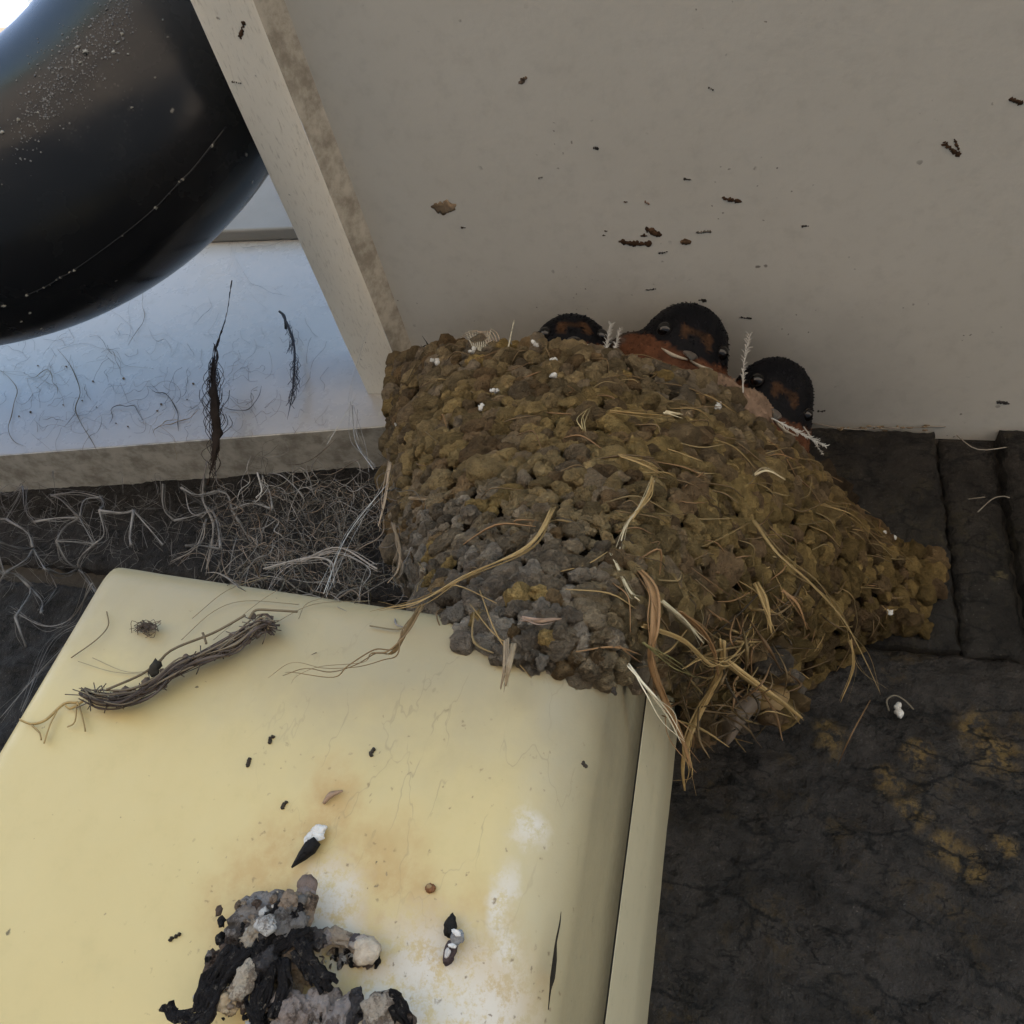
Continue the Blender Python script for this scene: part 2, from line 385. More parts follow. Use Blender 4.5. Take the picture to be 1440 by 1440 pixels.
# soffit + trim + fascia
XT = -11.0
sof = tag(empty('soffit', (20, 5, ZS)), 'grey white painted soffit board over the nest, speckled with mud', 'soffit')
m = MB(); m.box((P(400, 0, z=ZS).x-.6, -14, ZS), (60, YW+.4, ZS+1.2)); prt(m.build('soffit_board', M_SOFFIT, smooth=False, col=False), sof)
def splat(px, py, L, W, ang, col, parent, z=ZS, name='mud_splat', h=.022):
    c = P(px, py, z=z); m = MB()
    n = max(3, int(L/.035)); a = math.radians(ang)
    for k in range(n):
        tt = (k/(n-1)-.5)*L if n > 1 else 0
        m.blob((c.x+tt*math.cos(a)+random.uniform(-.2, .2)*W, c.y+tt*math.sin(a)+random.uniform(-.3, .3)*W, z-.005), (W*random.uniform(.3, .95), W*random.uniform(.3, .95), h*random.uniform(.3, .9)), np.array(col)*random.uniform(.6, 1.3), 2, .6, 2.5)
    return prt(m.build(name, M_SPLAT), parent)
BR = (.07, .038, .02)
for (px, py, L, W, an, cc) in [(893, 342, .75, .10, 8, BR), (918, 326, .3, .11, 30, BR), (905, 331, .12, .06, 0, BR), (963, 340, .14, .12, 0, (.13, .08, .045)),
        (1029, 281, .42, .07, 15, BR), (1338, 210, .5, .07, 40, BR), (1345, 203, .25, .04, 60, BR), (1428, 142, .25, .06, 25, BR), (735, 113, .2, .07, -40, (.14, .10, .07)),
        (988, 422, .16, .07, 0, (.03, .025, .02)), (915, 407, .26, .035, -5, (.04, .03, .02)), (1048, 447, .3, .04, 8, (.03, .025, .02)), (932, 355, .2, .04, -10, (.05, .04, .03)),
        (1133, 318, .12, .04, 0, (.05, .04, .03)), (838, 208, .1, .05, 20, (.05, .045, .04)), (651, 320, .08, .04, 0, (.1, .07, .05)), (1410, 566, .3, .07, 10, (.06, .055, .05)),
        (1155, 578, .16, .05, 0, (.06, .055, .05)), (1000, 125, .1, .03, 30, (.1, .08, .06)), (910, 285, .1, .04, 30, (.2, .12, .08)), (966, 252, .1, .05, 0, (.08, .07, .06)),
        (880, 284, .06, .03, 0, BR), (852, 325, .05, .03, 0, BR), (849, 331, .05, .03, 0, BR), (990, 326, .3, .05, 0, (.17, .15, .12)), (760, 250, .07, .03, 0, BR)]:
    splat(px, py, L, W, an, cc, sof)
splat(625, 293, .35, .22, 5, (.30, .22, .14), sof, name='paint_flake', h=.02)

ZT = ZS-.85
trim = tag(empty('edge_trim', (-12, 5, ZT)), 'long dirty off-white trim strip edging the soffit beside the black pipe', 'trim strip')
xl = P(265, 0, z=ZT).x; xr = P(352, 0, z=ZT).x; xs = P(400, 0, z=ZS).x
print('trim x', xl, xr, xs, 'check', P(525, 610, z=ZT), P(545, 480, z=ZT), P(578, 470, z=ZS))
m = MB()
prof = [(xl, ZS+1.5), (xl, ZT+.06), (xl+.06, ZT), (xr-.12, ZT), (xr, ZT+.10)]
ys = np.linspace(-14, YW-.1, 40); V = []
for y in ys:
    for (x, z) in prof: V.append((x+.02*nz((0, y, x), .6), y, z+.012*nz((x, y, 0), .7)))
k = len(prof)
F = [(j*k+i, (j+1)*k+i, (j+1)*k+i+1, j*k+i+1) for j in range(len(ys)-1) for i in range(k-1)]
m.add(V, F); tr = prt(m.build('trim_face', M_TRIM, col=False), trim)
m = MB(); V = []
for y in ys: V += [(xr+.002, y, ZT+.10), (xs-.05, y, ZS-.05), (xs, y, ZS+.01)]
m.add(V, [(j*3+i, (j+1)*3+i, (j+1)*3+i+1, j*3+i+1) for j in range(len(ys)-1) for i in range(2)])
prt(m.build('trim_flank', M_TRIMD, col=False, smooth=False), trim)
splat(340, 43, .35, .06, -50, BR, trim, z=ZT)
splat(333, 116, .2, .03, 10, (.12, .1, .07), trim, z=ZT)

# fascia board on the left, its underside sloping
bk0, bk1 = P(0, 690, y=YW), P(530, 655, y=YW)
YFa = YW-1.9
fr0, fr1 = P(0, 640, y=YFa), P(520, 618, y=YFa)
sl = (bk1.z-bk0.z)/(bk1.x-bk0.x); print('fascia', bk0, bk1, fr0, fr1)
def fz(x): return bk1.z+sl*(x-bk1.x)
fas = tag(empty('fascia_board', (-30, YW-1, 16)), 'bluish white glossy fascia board below the black pipe', 'fascia board')
m = MB()
X = np.linspace(-70, xl+2.6, 60); V = []
for x in X:
    z0 = fz(x)+.02*nz((x, 0, 0), .5)
    V += [(x, YW+.3, z0), (x, YFa+.05, z0+.0), (x, YFa, z0+.06), (x, YFa, z0+5), (x, YFa, z0+26)]
m.add(V, [(j*5+i, (j+1)*5+i, (j+1)*5+i+1, j*5+i+1) for j in range(len(X)-1) for i in range(4)])
fo = m.build('board_face', M_FASCIA, col=False, smooth=False); prt(fo, fas)
lo = MB(); V = []
for x in X:
    z0 = fz(x)-.004; V += [(x, YW+.3, z0-.03), (x, YFa-.02, z0-.03), (x, YFa-.02, z0+.02)]
lo.add(V, [(j*3+i, (j+1)*3+i, (j+1)*3+i+1, j*3+i+1) for j in range(len(X)-1) for i in range(2)])
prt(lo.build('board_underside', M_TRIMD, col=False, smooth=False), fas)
# ledge batten above
lp = P(370, 322, y=YFa-.6)
m = MB(); m.box((-70, YFa-.6, lp.z), (xl+.3, YFa+.01, lp.z+8)); led = m.build('upper_batten', M_BATTEN, smooth=False, col=False)
bv = led.modifiers.new('b', 'BEVEL'); bv.width = .12; bv.segments = 3; prt(led, fas)

# far sandy house seen past the pipe
pf = P(8, 45, d=900)
fh = tag(empty('neighbouring_house', (pf.x, pf.y, -230)), 'sand coloured house gable far beyond the black pipe, top left', 'house')
m = MB(); a0 = P(-60, 42, d=900); a1 = P(40, 36, d=900)
w_ = Vector((a1.x-a0.x, a1.y-a0.y, 0)).normalized(); nrm = Vector((-w_.y, w_.x, 0))
if nrm.dot(Vector((a0.x, a0.y, 0))) < 0: nrm = -nrm
V = [(a0.x, a0.y, -229), (a1.x, a1.y, -229), (a1.x, a1.y, a1.z), (a0.x, a0.y, a0.z)]
V += [(v[0]+nrm.x*60, v[1]+nrm.y*60, v[2]) for v in V]
m.add(V, [(0,1,2,3),(5,4,7,6),(1,5,6,2),(4,0,3,7),(3,2,6,7)]); prt(m.build('wall', M_SAND, smooth=False, col=False), fh)
q0 = P(44, 14, d=34); q1 = P(30, -18, d=36); q2 = P(90, -60, d=36)
m = MB(); m.tube([q0, q0*.5+q1*.5+Vector((.2, 0, 0)), q2], [.02, .5, 1.0], n=4, sub=2)
m = MB(); m.add([q0, q1, q2, q0+Vector((0, 1, .3)), q1+Vector((0, 1, .3)), q2+Vector((0, 1, .3))], [(0, 1, 2), (5, 4, 3), (0, 3, 4, 1), (1, 4, 5, 2), (2, 5, 3, 0)])
tag(m.build('rafter_end', M_TRIM, smooth=False, col=False), 'pale pointed rafter end against the sky behind the black pipe', 'rafter')

# ------------------------------------------------------------------ cream box
box = tag(empty('junction_box', (-8, YW, 0)), 'yellowed cream plastic box on the wall under the nest, stained by droppings', 'box')
tl, trr = P(140, 778, y=YB), P(880, 884, y=YB)
xL = (tl.x+P(0, 1036, y=YB).x)/2
print('box', tl, trr, 'xL', xL, P(0, 1036, y=YB), 'front right', P(800, 1200, x=XB), P(745, 1440, x=XB), 'seam', P(880, 1200, x=XB), 'crease', P(926, 1125, x=XB))
YSM = 12.6; XSM = P(880, 1200, y=YSM).x; XE = P(832, 1200, y=YB+1.15).x; print('XSM', XSM, XE)
ztop = lambda x: tl.z+(trr.z-tl.z)*(x-tl.x)/(trr.x-tl.x)
# cover shell: profile across x (rounded shoulders), swept down z with a rounded top
def cover():
    pr = []
    yb = YSM-.08
    pr.append((xL-.30, yb)); pr.append((xL-.12, YB+1.2))
    for a in np.linspace(180, 270, 8)[1:]: pr.append((xL+.45+.5*math.cos(math.radians(a)), YB+.5+.5*math.sin(math.radians(a))))
    for x in np.linspace(xL+.9, XE-1.35, 30)[:-1]: pr.append((x, YB))
    R = .95
    for a in np.linspace(270, 352, 12): pr.append((XE-R+R*math.cos(math.radians(a)), YB+R+R*math.sin(math.radians(a))))
    pr.append((XE+(XSM-XE)*.5, YB+1.15+(YSM-YB-1.15)*.5)); pr.append((XSM, yb)); pr.append((XSM-.25, yb))
    return pr
pr = cover(); k = len(pr); V = []; 
lv = [(-14, 0)]+[(-14+i*.7, 0) for i in range(1, 40)]
lv = [z for z, _ in lv if z < 3.5]
rows = [(('abs', z), 0) for z in lv]
for a in np.linspace(0, 90, 9): rows.append((('rel', -.55+.55*math.sin(math.radians(a))), .5*(1-math.cos(math.radians(a)))))
rows.append((('back', .0), 0))
for (kind, val), ins in rows:
    for (x, y) in pr:
        xx = x; zt = ztop(min(max(x, xL), XB))
        if kind == 'abs': z = val; yy = y
        elif kind == 'rel': z = zt+val; yy = max(y, YB+ins) if y < YB+ins else y; xx = x+(ins*.5 if x < xL+.5 else (-ins*.3 if x > XB-1 else 0)); z += .40*(yy-YB-ins) if val > -.5 else .4*(yy-YB-ins)*max(0, (val+.55)/.55)
        else: z = zt+.40*(YSM-YB); yy = YSM-.05; xx = x
        V.append((xx, yy, z))
nr = len(rows)
F = [(j*k+i, j*k+i+1, (j+1)*k+i+1, (j+1)*k+i) for j in range(nr-1) for i in range(k-1)]
m = MB(); m.add(V, F); prt(m.build('cover', M_CREAM, col=False), box)
# back tray
yc2 = P(926, 1125, x=XB).y
ycr = 14.3; xcr = P(926, 1125, y=ycr).x
prof = [(XSM-.35, YSM+.26), (XSM-.02, YSM+.26), (XSM+.0, YSM+.30), (xcr-.03, ycr-.08), (xcr, ycr+.04), (XB+.0, YW-1.5), (XB-.0, YW+.1)]
zs_ = [-14+i*1.0 for i in range(22)]; V = []
ztb = P(960, 930, y=YW).z
for z in zs_+[ztb-.1]:
    for (x, y) in prof:
        zz = min(z, ztop(XE)-.1+.42*(y-YB))
        V.append((x+.015*nz((0, y, z), .5), y, zz))
k = len(prof)
F = [(j*k+i, j*k+i+1, (j+1)*k+i+1, (j+1)*k+i) for j in range(len(zs_)) for i in range(k-1)]
m = MB(); m.add(V, F); prt(m.build('back_tray', M_CREAM2, col=False), box)
m = MB(); m.add([(xL, YSM, -14), (XB-.2, YSM, -14), (XB-.2, YW, -14), (xL, YW, -14), (xL, YSM, ztop(xL)+.9), (XB-.2, YSM, ztop(XE)+.9), (XB-.2, YW, 8.2), (xL, YW, ztop(xL)+3.4)],
      [(0,3,2,1),(4,5,6,7),(0,1,5,4),(1,2,6,5),(2,3,7,6),(3,0,4,7)]); prt(m.build('inner_tray', M_DARK, smooth=False, col=False), box)
m = MB(); m.box((XSM-.5, YSM-.07, -14), (XSM-.012, YSM+.262, ztop(XE)+.9)); prt(m.build('seam_shade_strip', M_DARK, smooth=False, col=False), box)  # dark strip added so the seam reads as a shaded gap
# split in the shoulder of the cover
m = MB()
cp = [P(px_, py_, y=YB+.30) for px_, py_ in ((789, 1282), (787, 1300), (782, 1325), (780, 1350), (777, 1375), (774, 1392), (771, 1420))]
m.tube(cp, [.004, .012, .014, .032, .036, .014, .006], n=6, flat=.6); prt(m.build('crack', M_DARK, col=False), box)

# ------------------------------------------------------------------ black pipe
pipe = tag(empty('downpipe', tuple(P(190, 150, d=24))), 'glossy black bent downpipe crossing the top left corner', 'pipe')
m = MB()
path = [(582, -688), (442, -318), (324, -56), (220, 142), (76, 266), (-108, 322), (-368, 316), (-700, 302)]
pts = [P(x, y, d=dd) for (x, y), dd in zip(path, (25, 24, 23.3, 22.8, 22.6, 22.8, 23.5, 25))]
m.tube(pts, 3.42, n=72, sub=14, up=tuple(camB))
prt(m.build('pipe_bend', M_PIPE, col=False), pipe)
# moulding seam: fine ridge with paint flecks
def pipe_pt(px, py):
    # nearest intersection of the photo ray with the pipe surface
    d = P(px, py, d=1.).normalized(); PP, _ = smooth(pts, 1., 14)
    best = 1e9
    for i in range(len(PP)-1):
        a = Vector(PP[i]); b = Vector(PP[i+1]); u = (b-a).normalized()
        A = d-u*d.dot(u); Bv = -a-u*(-a).dot(u)
        qa = A.dot(A); qb = 2*A.dot(Bv); qc = Bv.dot(Bv)-3.42**2
        D = qb*qb-4*qa*qc
        if D < 0: continue
        tt = (-qb-math.sqrt(D))/(2*qa); h = (d*tt-a).dot(u)
        if -.2 <= h <= (b-a).length+.2 and tt > 0: best = min(best, tt)
    return d*best if best < 1e8 else None
seam = [(318, 178), (298, 204), (271, 238), (257, 252), (238, 272), (219, 292), (172, 331), (104, 380), (85, 390), (70, 400), (52, 409), (38, 415)]
sp_ = [pipe_pt(*q) for q in seam]; sp_ = [q for q in sp_ if q is not None]
m = MB()
if len(sp_) > 3: m.tube([q*.9995 for q in sp_], .022, n=5, sub=4); prt(m.build('moulding_seam', M_PIPE, col=False), pipe)
m = MB()
for (px, py, r) in [(298, 205, .09), (271, 238, .04), (257, 252, .07), (252, 256, .05), (238, 272, .04), (219, 292, .08), (172, 331, .05), (104, 380, .07), (98, 383, .05), (85, 390, .06), (80, 393, .05), (70, 400, .05), (62, 404, .05), (52, 409, .05), (38, 415, .07),
      (185, 151, .05), (236, 52, .05), (229, 28, .04), (218, 109, .04), (160, 73, .09), (165, 60, .06), (26, 168, .07), (53, 158, .05), (3, 186, .08), (5, 430, .08), (42, 440, .05), (58, 462, .05), (30, 452, .05), (172, 48, .07), (180, 76, .05), (113, 88, .07), (120, 72, .12), (110, 66, .08)]:
    q = pipe_pt(px, py)
    if q: m.blob(q, (r*.6, r*.45, r*.7), (.34, .33, .29), 2, .8)
for _ in range(1100):
    a = random.gauss(0, 1); px = 30+150*random.random()+random.gauss(0, 15); py = 175-1.05*px+random.gauss(0, 30)+25
    q = pipe_pt(px, py)
    if q and px > 0 and py > 0: m.blob(q, random.choice((random.uniform(.006, .016), random.uniform(.008, .03))), (.24, .24, .235), 1, .5)
tag(prt(m.build('dried_speck', M_POOP), pipe), kind='stuff')

# ------------------------------------------------------------------ mud nest
nest = tag(empty('mud_nest', tuple(P(820, 900, y=14))), 'mud pellet swallow nest packed with straw between box, wall and soffit', 'nest')
def S_(px, py, y):
    # the nest's own depth: bulges further out towards its foot on the box
    k = 1.05+.17*min(max((py-500)/400, 0), 1); k = 1+(k-1)*min(max((17-y)/2, 0), 1)
    return P(px, py, y=YW-(YW-y)*k)
G = [
 [(556,508,15.8),(620,488,14.3),(720,484,13.4),(820,490,13.2),(900,508,13.4),(980,535,14),(1060,585,15.2),(1135,645,17.3),(1160,690,19.8)],
 [(550,585,14.9),(612,575,13.2),(720,572,12.4),(820,582,12.2),(920,602,12.5),(1010,634,13.4),(1090,675,15),(1170,710,17.6),(1225,735,19.8)],
 [(552,680,14.2),(612,672,12.5),(720,670,11.7),(820,680,11.5),(920,702,11.8),(1010,732,13),(1110,765,15.2),(1200,775,17.8),(1285,790,19.7)],
 [(560,760,13.3),(615,762,11.8),(710,770,11),(810,780,10.8),(910,800,11.4),(1000,822,13.2),(1095,842,15.7),(1190,850,18.2),(1280,855,19.8)],
 [(585,825,12.2),(630,848,11.1),(715,860,10.7),(800,868,10.6),(885,880,11.2),(975,898,13.7),(1050,912,16.2),(1140,905,18.5),(1255,880,19.9)],
 [(605,865,11.4),(650,893,11.0),(725,912,10.9),(800,922,10.9),(880,922,11.5),(955,945,14.7),(1010,980,17.7),(1070,985,19.1),(1125,970,20)],
]
GP = np.array([[list(S_(*q)) for q in r] for r in G])
def cr(a, b, c_, d, t): return .5*((2*b)+(c_-a)*t+(2*a-5*b+4*c_-d)*t*t+(3*b-a-3*c_+d)*t**3)
def surf(u, v):       # u 0..8 across, v 0..5 down
    i = min(int(u), 7); j = min(int(v), 4); fu = u-i; fv = v-j
    def row(jj):
        jj = min(max(jj, 0), 5); g = GP[jj]
        a = g[i-1] if i > 0 else 2*g[0]-g[1]; d = g[i+2] if i < 7 else 2*g[8]-g[7]
        return cr(a, g[i], g[i+1], d, fu)
    a, b, c_, d = row(j-1), row(j), row(j+1), row(j+2)
    if j == 0: a = 2*b-c_
    if j == 4: d = 2*c_-b
    return cr(a, b, c_, d, fv)
def snorm(u, v):
    e = .05; du = surf(min(u+e, 8), v)-surf(max(u-e, 0), v); dv = surf(u, min(v+e, 5))-surf(u, max(v-e, 0))
    n = np.cross(du, dv); n /= np.linalg.norm(n)+1e-9
    p = surf(u, v)
    return -n if np.dot(n, p) > 0 else n
def px_of(p):
    p = np.asarray(p); v = Xc*p[0]+Yc*p[1]+Zc*p[2]; return 720+v[0]/v[2]*FL, 720+v[1]/v[2]*FL
OCH = np.array((.47, .335, .140)); BRN = np.array((.35, .245, .130)); GRY = np.array((.30, .260, .220)); LGR = np.array((.44, .40, .35)); RED = np.array((.31, .21, .12))
def mudcol(p):
    x, y = px_of(p)
    g = 1/(1+math.exp(-((y-700)+.10*(720-x)+110*fbm(p, .45, 3, 4))/45)) * 1/(1+math.exp((x-880-80*fbm(p, .5, 2, 9))/55))
    top = 1/(1+math.exp((y-(545 if x < 880 else 480+.42*(x-700))+50*fbm(p, .6, 2, 20))/18))
    g = max(g, .55*top)
    r = random.random()
    warm = OCH if r < .60 else (BRN if r < .88 else RED)
    cold = GRY if r < .62 else (LGR if r < .88 else BRN)
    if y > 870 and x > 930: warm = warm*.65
    g = g if .3 < g < .7 else g; c_ = warm*(1-g)+cold*g
    if g > .5 and fbm(p, .9, 3, 33) > .42: c_ = OCH
    return c_*random.uniform(.55, 1.25)*(1-.22*max(0, min(1, (x-1050)/200)))  # tints darken towards the right lobe, imitating its weaker light
# core: closed shell under the pellets
NU, NV = 64, 44; V = []
for j in range(NV+1):
    for i in range(NU+1):
        u = 8*i/NU; v = 5*j/NV; p = surf(u, v)-snorm(u, v)*.42
        V.append(p+snorm(u, v)*.18*fbm(p, 1.3, 3))
n = NU+1; F = [(j*n+i, j*n+i+1, (j+1)*n+i+1, (j+1)*n+i) for j in range(NV) for i in range(NU)]
k0 = len(V)          # left side back to the wall, bowl inside, underside
for j in range(NV+1): q = V[j*n].copy(); V.append(np.array((q[0]+.2, YW, q[2]+1.2)))
F += [(j*n, (j+1)*n, k0+j+1, k0+j) for j in range(NV)]
k1 = len(V)
for i in range(NU+1): q = V[i]; V.append(np.array(((q[0]+4)*.8-4, min(q[1]+1.1, YW), q[2]-.25)))
F += [(i+1, i, k1+i, k1+i+1) for i in range(NU)]
k2 = len(V)
for i in range(NU+1): q = V[i]; V.append(np.array(((q[0]+4)*.6-4, min(q[1]+2.0, YW), q[2]-3.2)))
F += [(k1+i+1, k1+i, k2+i, k2+i+1) for i in range(NU)]
k3 = len(V); V.append(np.array((-5, YW, 11.)))
F += [(k2+i+1, k2+i, k3) for i in range(NU)]
k4 = len(V)
for i in range(NU+1): q = V[NV*n+i]; V.append(np.array((q[0], YW, q[2]+1.5)))
F += [(NV*n+i, NV*n+i+1, k4+i+1, k4+i) for i in range(NU)]
m = MB(); m.add(V, F, (.07, .052, .035)); nb = prt(m.build('mud_core', M_MUD), nest)  # core colour darkened to imitate shade in the gaps between pellets

# pellets: numpy instancing of a displaced sphere
def pellets(specs, name, lv=3, disp=.075):
    iv, ifc = ICO[lv]; nv = len(iv); ifc = np.array(ifc); nf = len(ifc); K = len(specs)
    variants = []
    for q in range(24):
        o = q*7.3
        variants.append(np.array([p*(1+.30*nz(p, .9, o)+.10*nz(p, 2.3, o+5)+.04*nz(p, 5, o+2)) for p in iv]))
    AV = np.empty((K*nv, 3), np.float32); AC = np.ones((K*nv, 4), np.float32); AF = np.empty((K*nf, 3), np.int32)
    for q, (pos, Rm, rad, cl) in enumerate(specs):
        AV[q*nv:(q+1)*nv] = (variants[random.randrange(24)]*rad)@Rm.T+pos; AC[q*nv:(q+1)*nv, :3] = cl; AF[q*nf:(q+1)*nf] = ifc+q*nv
    me = bpy.data.meshes.new(name); me.vertices.add(len(AV)); me.vertices.foreach_set('co', AV.ravel())
    me.loops.add(AF.size); me.loops.foreach_set('vertex_index', AF.ravel())
    me.polygons.add(len(AF)); me.polygons.foreach_set('loop_start', np.arange(0, AF.size, 3, dtype=np.int32))
    me.polygons.foreach_set('use_smooth', np.ones(len(AF), bool))
    me.update(calc_edges=True); me.validate()
    a = me.color_attributes.new('tint', 'FLOAT_COLOR', 'POINT'); a.data.foreach_set('color', AC.ravel())
    me.materials.append(M_MUD); o = bpy.data.objects.new(name, me); COL.objects.link(o)
    for (sz, st) in ((.24, disp), (.08, disp*.75)):
        tx = bpy.data.textures.new('lumps', 'CLOUDS'); tx.noise_scale = sz; tx.noise_depth = 2
        d = o.modifiers.new('d', 'DISPLACE'); d.texture = tx; d.strength = st*2; d.mid_level = .5; d.texture_coords = 'LOCAL'
    return prt(o, nest)
def frame(nv_):
    nv_ = nv_/np.linalg.norm(nv_); a = rng.normal(size=3); a -= nv_*np.dot(a, nv_); a /= np.linalg.norm(a); b = np.cross(nv_, a)
    return np.stack([a, b, nv_], 1)
specs = []
# poisson-like rejection on the surface
cand = []
for _ in range(24000):
    u, v = random.random()*8, random.random()*5; p = surf(u, v); cand.append((u, v, p))
kept = []; grid = {}
def nbrs(p, r):
    k = tuple((p//.6).astype(int)); 
    for a in (-1, 0, 1):
        for b in (-1, 0, 1):
            for c_ in (-1, 0, 1):
                for q in grid.get((k[0]+a, k[1]+b, k[2]+c_), ()): 
                    if np.linalg.norm(q-p) < r: return True
    return False
for (u, v, p) in cand:
    x, y = px_of(p); small = (x < 900 and y > 690)
    r = random.choice((random.uniform(.17, .26), random.uniform(.22, .42)))*(.68 if small else 1.0)
    if nbrs(p, r*1.27): continue
    grid.setdefault(tuple((p//.6).astype(int)), []).append(p)
    nn = snorm(u, v); rad = np.array((r*random.uniform(.9, 1.25), r*random.uniform(.7, 1.0), r*random.uniform(.55, .9)))*.97
    specs.append((p+nn*random.uniform(-.35, .15)*r, frame(nn+.25*rng.normal(size=3)), rad, mudcol(p)))
# rim, left flank going back to the wall
for _ in range(150):
    u = random.random()*8; p = surf(u, 0)+np.array((0, random.uniform(0, .8), random.uniform(-.2, .12))); r = random.uniform(.2, .38)
    specs.append((p, frame(rng.normal(size=3)), np.array((r, r*.8, r*.8)), mudcol(p)))
for _ in range(230):
    v = random.random()*5; p = surf(0, v); s_ = random.random(); p = p*(1-s_)+np.array((p[0]+.2, YW, p[2]+1.2))*s_; r = random.uniform(.25, .45)
    specs.append((p, frame(rng.normal(size=3)), np.array((r, r*.8, r*.8)), mudcol(p)))
for _ in range(150):      # the thin shelf of pellets running out along the wall
    x_ = random.uniform(1180, 1318); y_ = random.uniform(725, 900)
    if y_ < 735+.55*max(0, x_-1230) or x_ > 1318-.25*max(0, y_-810) or y_ > 905-.25*max(0, x_-1240): continue
    p = np.array(P(x_, y_, y=YW-random.uniform(.1, .5))); r = random.uniform(.16, .36)
    specs.append((p, frame(rng.normal(size=3)), np.array((r*1.1, r*.8, r*.85)), mudcol(p)))
# ragged hanging lower edge
for _ in range(190):
    u = random.uniform(.2, 8); p = surf(u, 5)+np.array((0, random.uniform(-.02, .5), random.uniform(-.15, .2))); r = random.uniform(.12, .22)*(1 if u < 5 else 1.3)
    specs.append((p, frame(rng.normal(size=3)), np.array((r*1.1, r*.8, r*.8)), mudcol(p)))
print('pellets', len(specs))
pellets(specs, 'mud_pellets')
# droppings flecks of white lime on the pellets
for (px, py, r) in [(682, 575, .12), (697, 545, .10), (614, 508, .13), (663, 494, .12), (776, 533, .10), (780, 505, .09), (746, 487, .10), (1010, 573, .11), (1265, 742, .17), (1253, 862, .10), (1248, 735, .08), (1137, 640, .10), (560, 600, .05)]:
    # find the surface point that projects there
    best = None
    for a in range(60):
        for b in range(40):
            pp = surf(a*8/59, b*5/39); X_, Y_ = px_of(pp); dd = (X_-px)**2+(Y_-py)**2
            if best is None or dd < best[0]: best = (dd, pp)
    nn = -best[1]/np.linalg.norm(best[1])
    m = MB()
    for _ in range(6): m.blob(best[1]+nn*.42+rng.normal(size=3)*r*.3, r*random.uniform(.3, .55), (.62, .61, .58), 2, .6)
    prt(m.build('lime_fleck', M_POOP), nest)

# ---- straw in the nest
def blade(m, pts, w, col, th=.25, taper=True, sub=6):
    n = len(pts); rad = [w*(1-.75*(i/(n-1))**2) if taper else w for i in range(n)]
    m.tube(pts, rad, col, n=6, sub=sub, flat=th, up=tuple(rng.normal(size=3)))
STR = (.40, .27, .11); PAL = (.62, .52, .33); DRK = (.20, .13, .06); RST = (.30, .17, .075)
big = [
 ([(778,715,10.9),(745,765,10.3),(660,808,10.2),(590,845,10.3),(530,857,10.6)], .085, STR, 'long tan stalk across the grey mud'),
 ([(592,852,10.3),(572,885,10.2),(552,918,10.3),(530,918,10.5),(500,935,10.4),(465,945,10.5),(430,940,10.4),(398,950,10.7)], .055, DRK, 'curled brown strip hanging on the cream box'),
 ([(885,935,10.9),(915,975,10.9),(940,1010,11.2),(958,1045,11.4)], .075, (.72,.64,.46), 'pale split straw end over the box edge'),
 ([(888,790,11.3),(918,830,11.1),(920,880,11.2),(916,930,11.6),(935,985,12.4),(958,1035,13),(972,1080,13.4)], .11, RST, 'rusty grass blade hanging past the box edge'),
 ([(1016,900,13.2),(1012,945,13.6),(985,1000,14),(966,1045,14.2),(960,1080,14.5),(963,1112,14.8)], .085, STR, None),
 ([(1020,930,13.4),(1060,960,13.7),(1095,985,14),(1128,1010,14.2)], .11, STR, 'broad flattened straw pointing right'),
 ([(1060,732,13.4),(1095,780,13.6),(1140,820,14.2),(1185,870,15),(1215,925,15.6),(1238,975,16)], .055, (.33,.23,.10), 'long thin stem trailing over the brick'),
 ([(1196,900,16.2),(1200,940,16.6),(1182,988,17)], .035, STR, None),
 ([(1155,710,15.2),(1200,725,15.6),(1240,765,16.6),(1285,790,17.6)], .05, STR, None),
 ([(905,880,11.2),(960,900,12.2),(1000,935,13),(1020,930,13.5)], .05, STR, None),
 ([(930,845,11.4),(965,875,12),(990,905,12.6)], .06, PAL, None),
 ([(955,860,12),(985,885,12.6),(1003,915,13.2),(1010,950,13.5)], .09, RST, None),
 ([(1062,820,13.6),(1076,845,13.6),(1085,890,14)], .09, STR, None),
 ([(1100,830,14.2),(1122,850,14.4),(1135,885,15)], .05, RST, None),
 ([(962,940,13),(990,925,13.2),(1020,930,13.2),(1045,905,13.8),(1062,860,14)], .035, STR, None),
 ([(918,675,11.2),(905,705,11.1),(878,745,11.1),(868,795,11.2)], .035, PAL, None),
 ([(918,672,11.1),(912,695,11.0),(890,730,11.0)], .06, STR, 'short bent straw on the nest front'),
 ([(905,905,11),(950,935,12),(980,955,13)], .035, (.30,.26,.10), None),
 ([(870,640,11.5),(905,650,11.5),(935,668,11.8)], .045, STR, None),
 ([(858,578,12),(900,582,12),(950,585,12.4)], .045, STR, None),
 ([(935,580,12.2),(960,583,12.4)], .08, PAL, 'pale husk on the nest front'),
 ([(1060,668,13.8),(1080,662,13.8),(1105,675,14.2)], .035, PAL, None),
 ([(820,605,11.8),(818,590,11.8),(826,575,11.8)], .06, (.5,.4,.2), None),
 ([(712,900,10.5),(710,935,10.5),(704,968,10.7)], .085, (.30,.23,.15), None),
 ([(722,905,10.5),(716,935,10.4),(711,965,10.6)], .06, (.36,.28,.18), None),
 ([(735,870,10.4),(760,873,10.3),(790,870,10.4)], .055, (.35,.24,.17), None),
 ([(548,650,13.4),(542,700,13),(532,740,12.6)], .05, (.42,.32,.22), None),
 ([(552,735,12.6),(562,770,12.2),(560,800,12),(545,820,11.8)], .04, (.3,.22,.14), None),
 ([(575,700,12.6),(600,702,12.4),(620,698,12.2)], .06, (.26,.19,.11), None),
 ([(860,780,10.9),(885,830,10.9),(900,845,11)], .03, PAL, None),
]
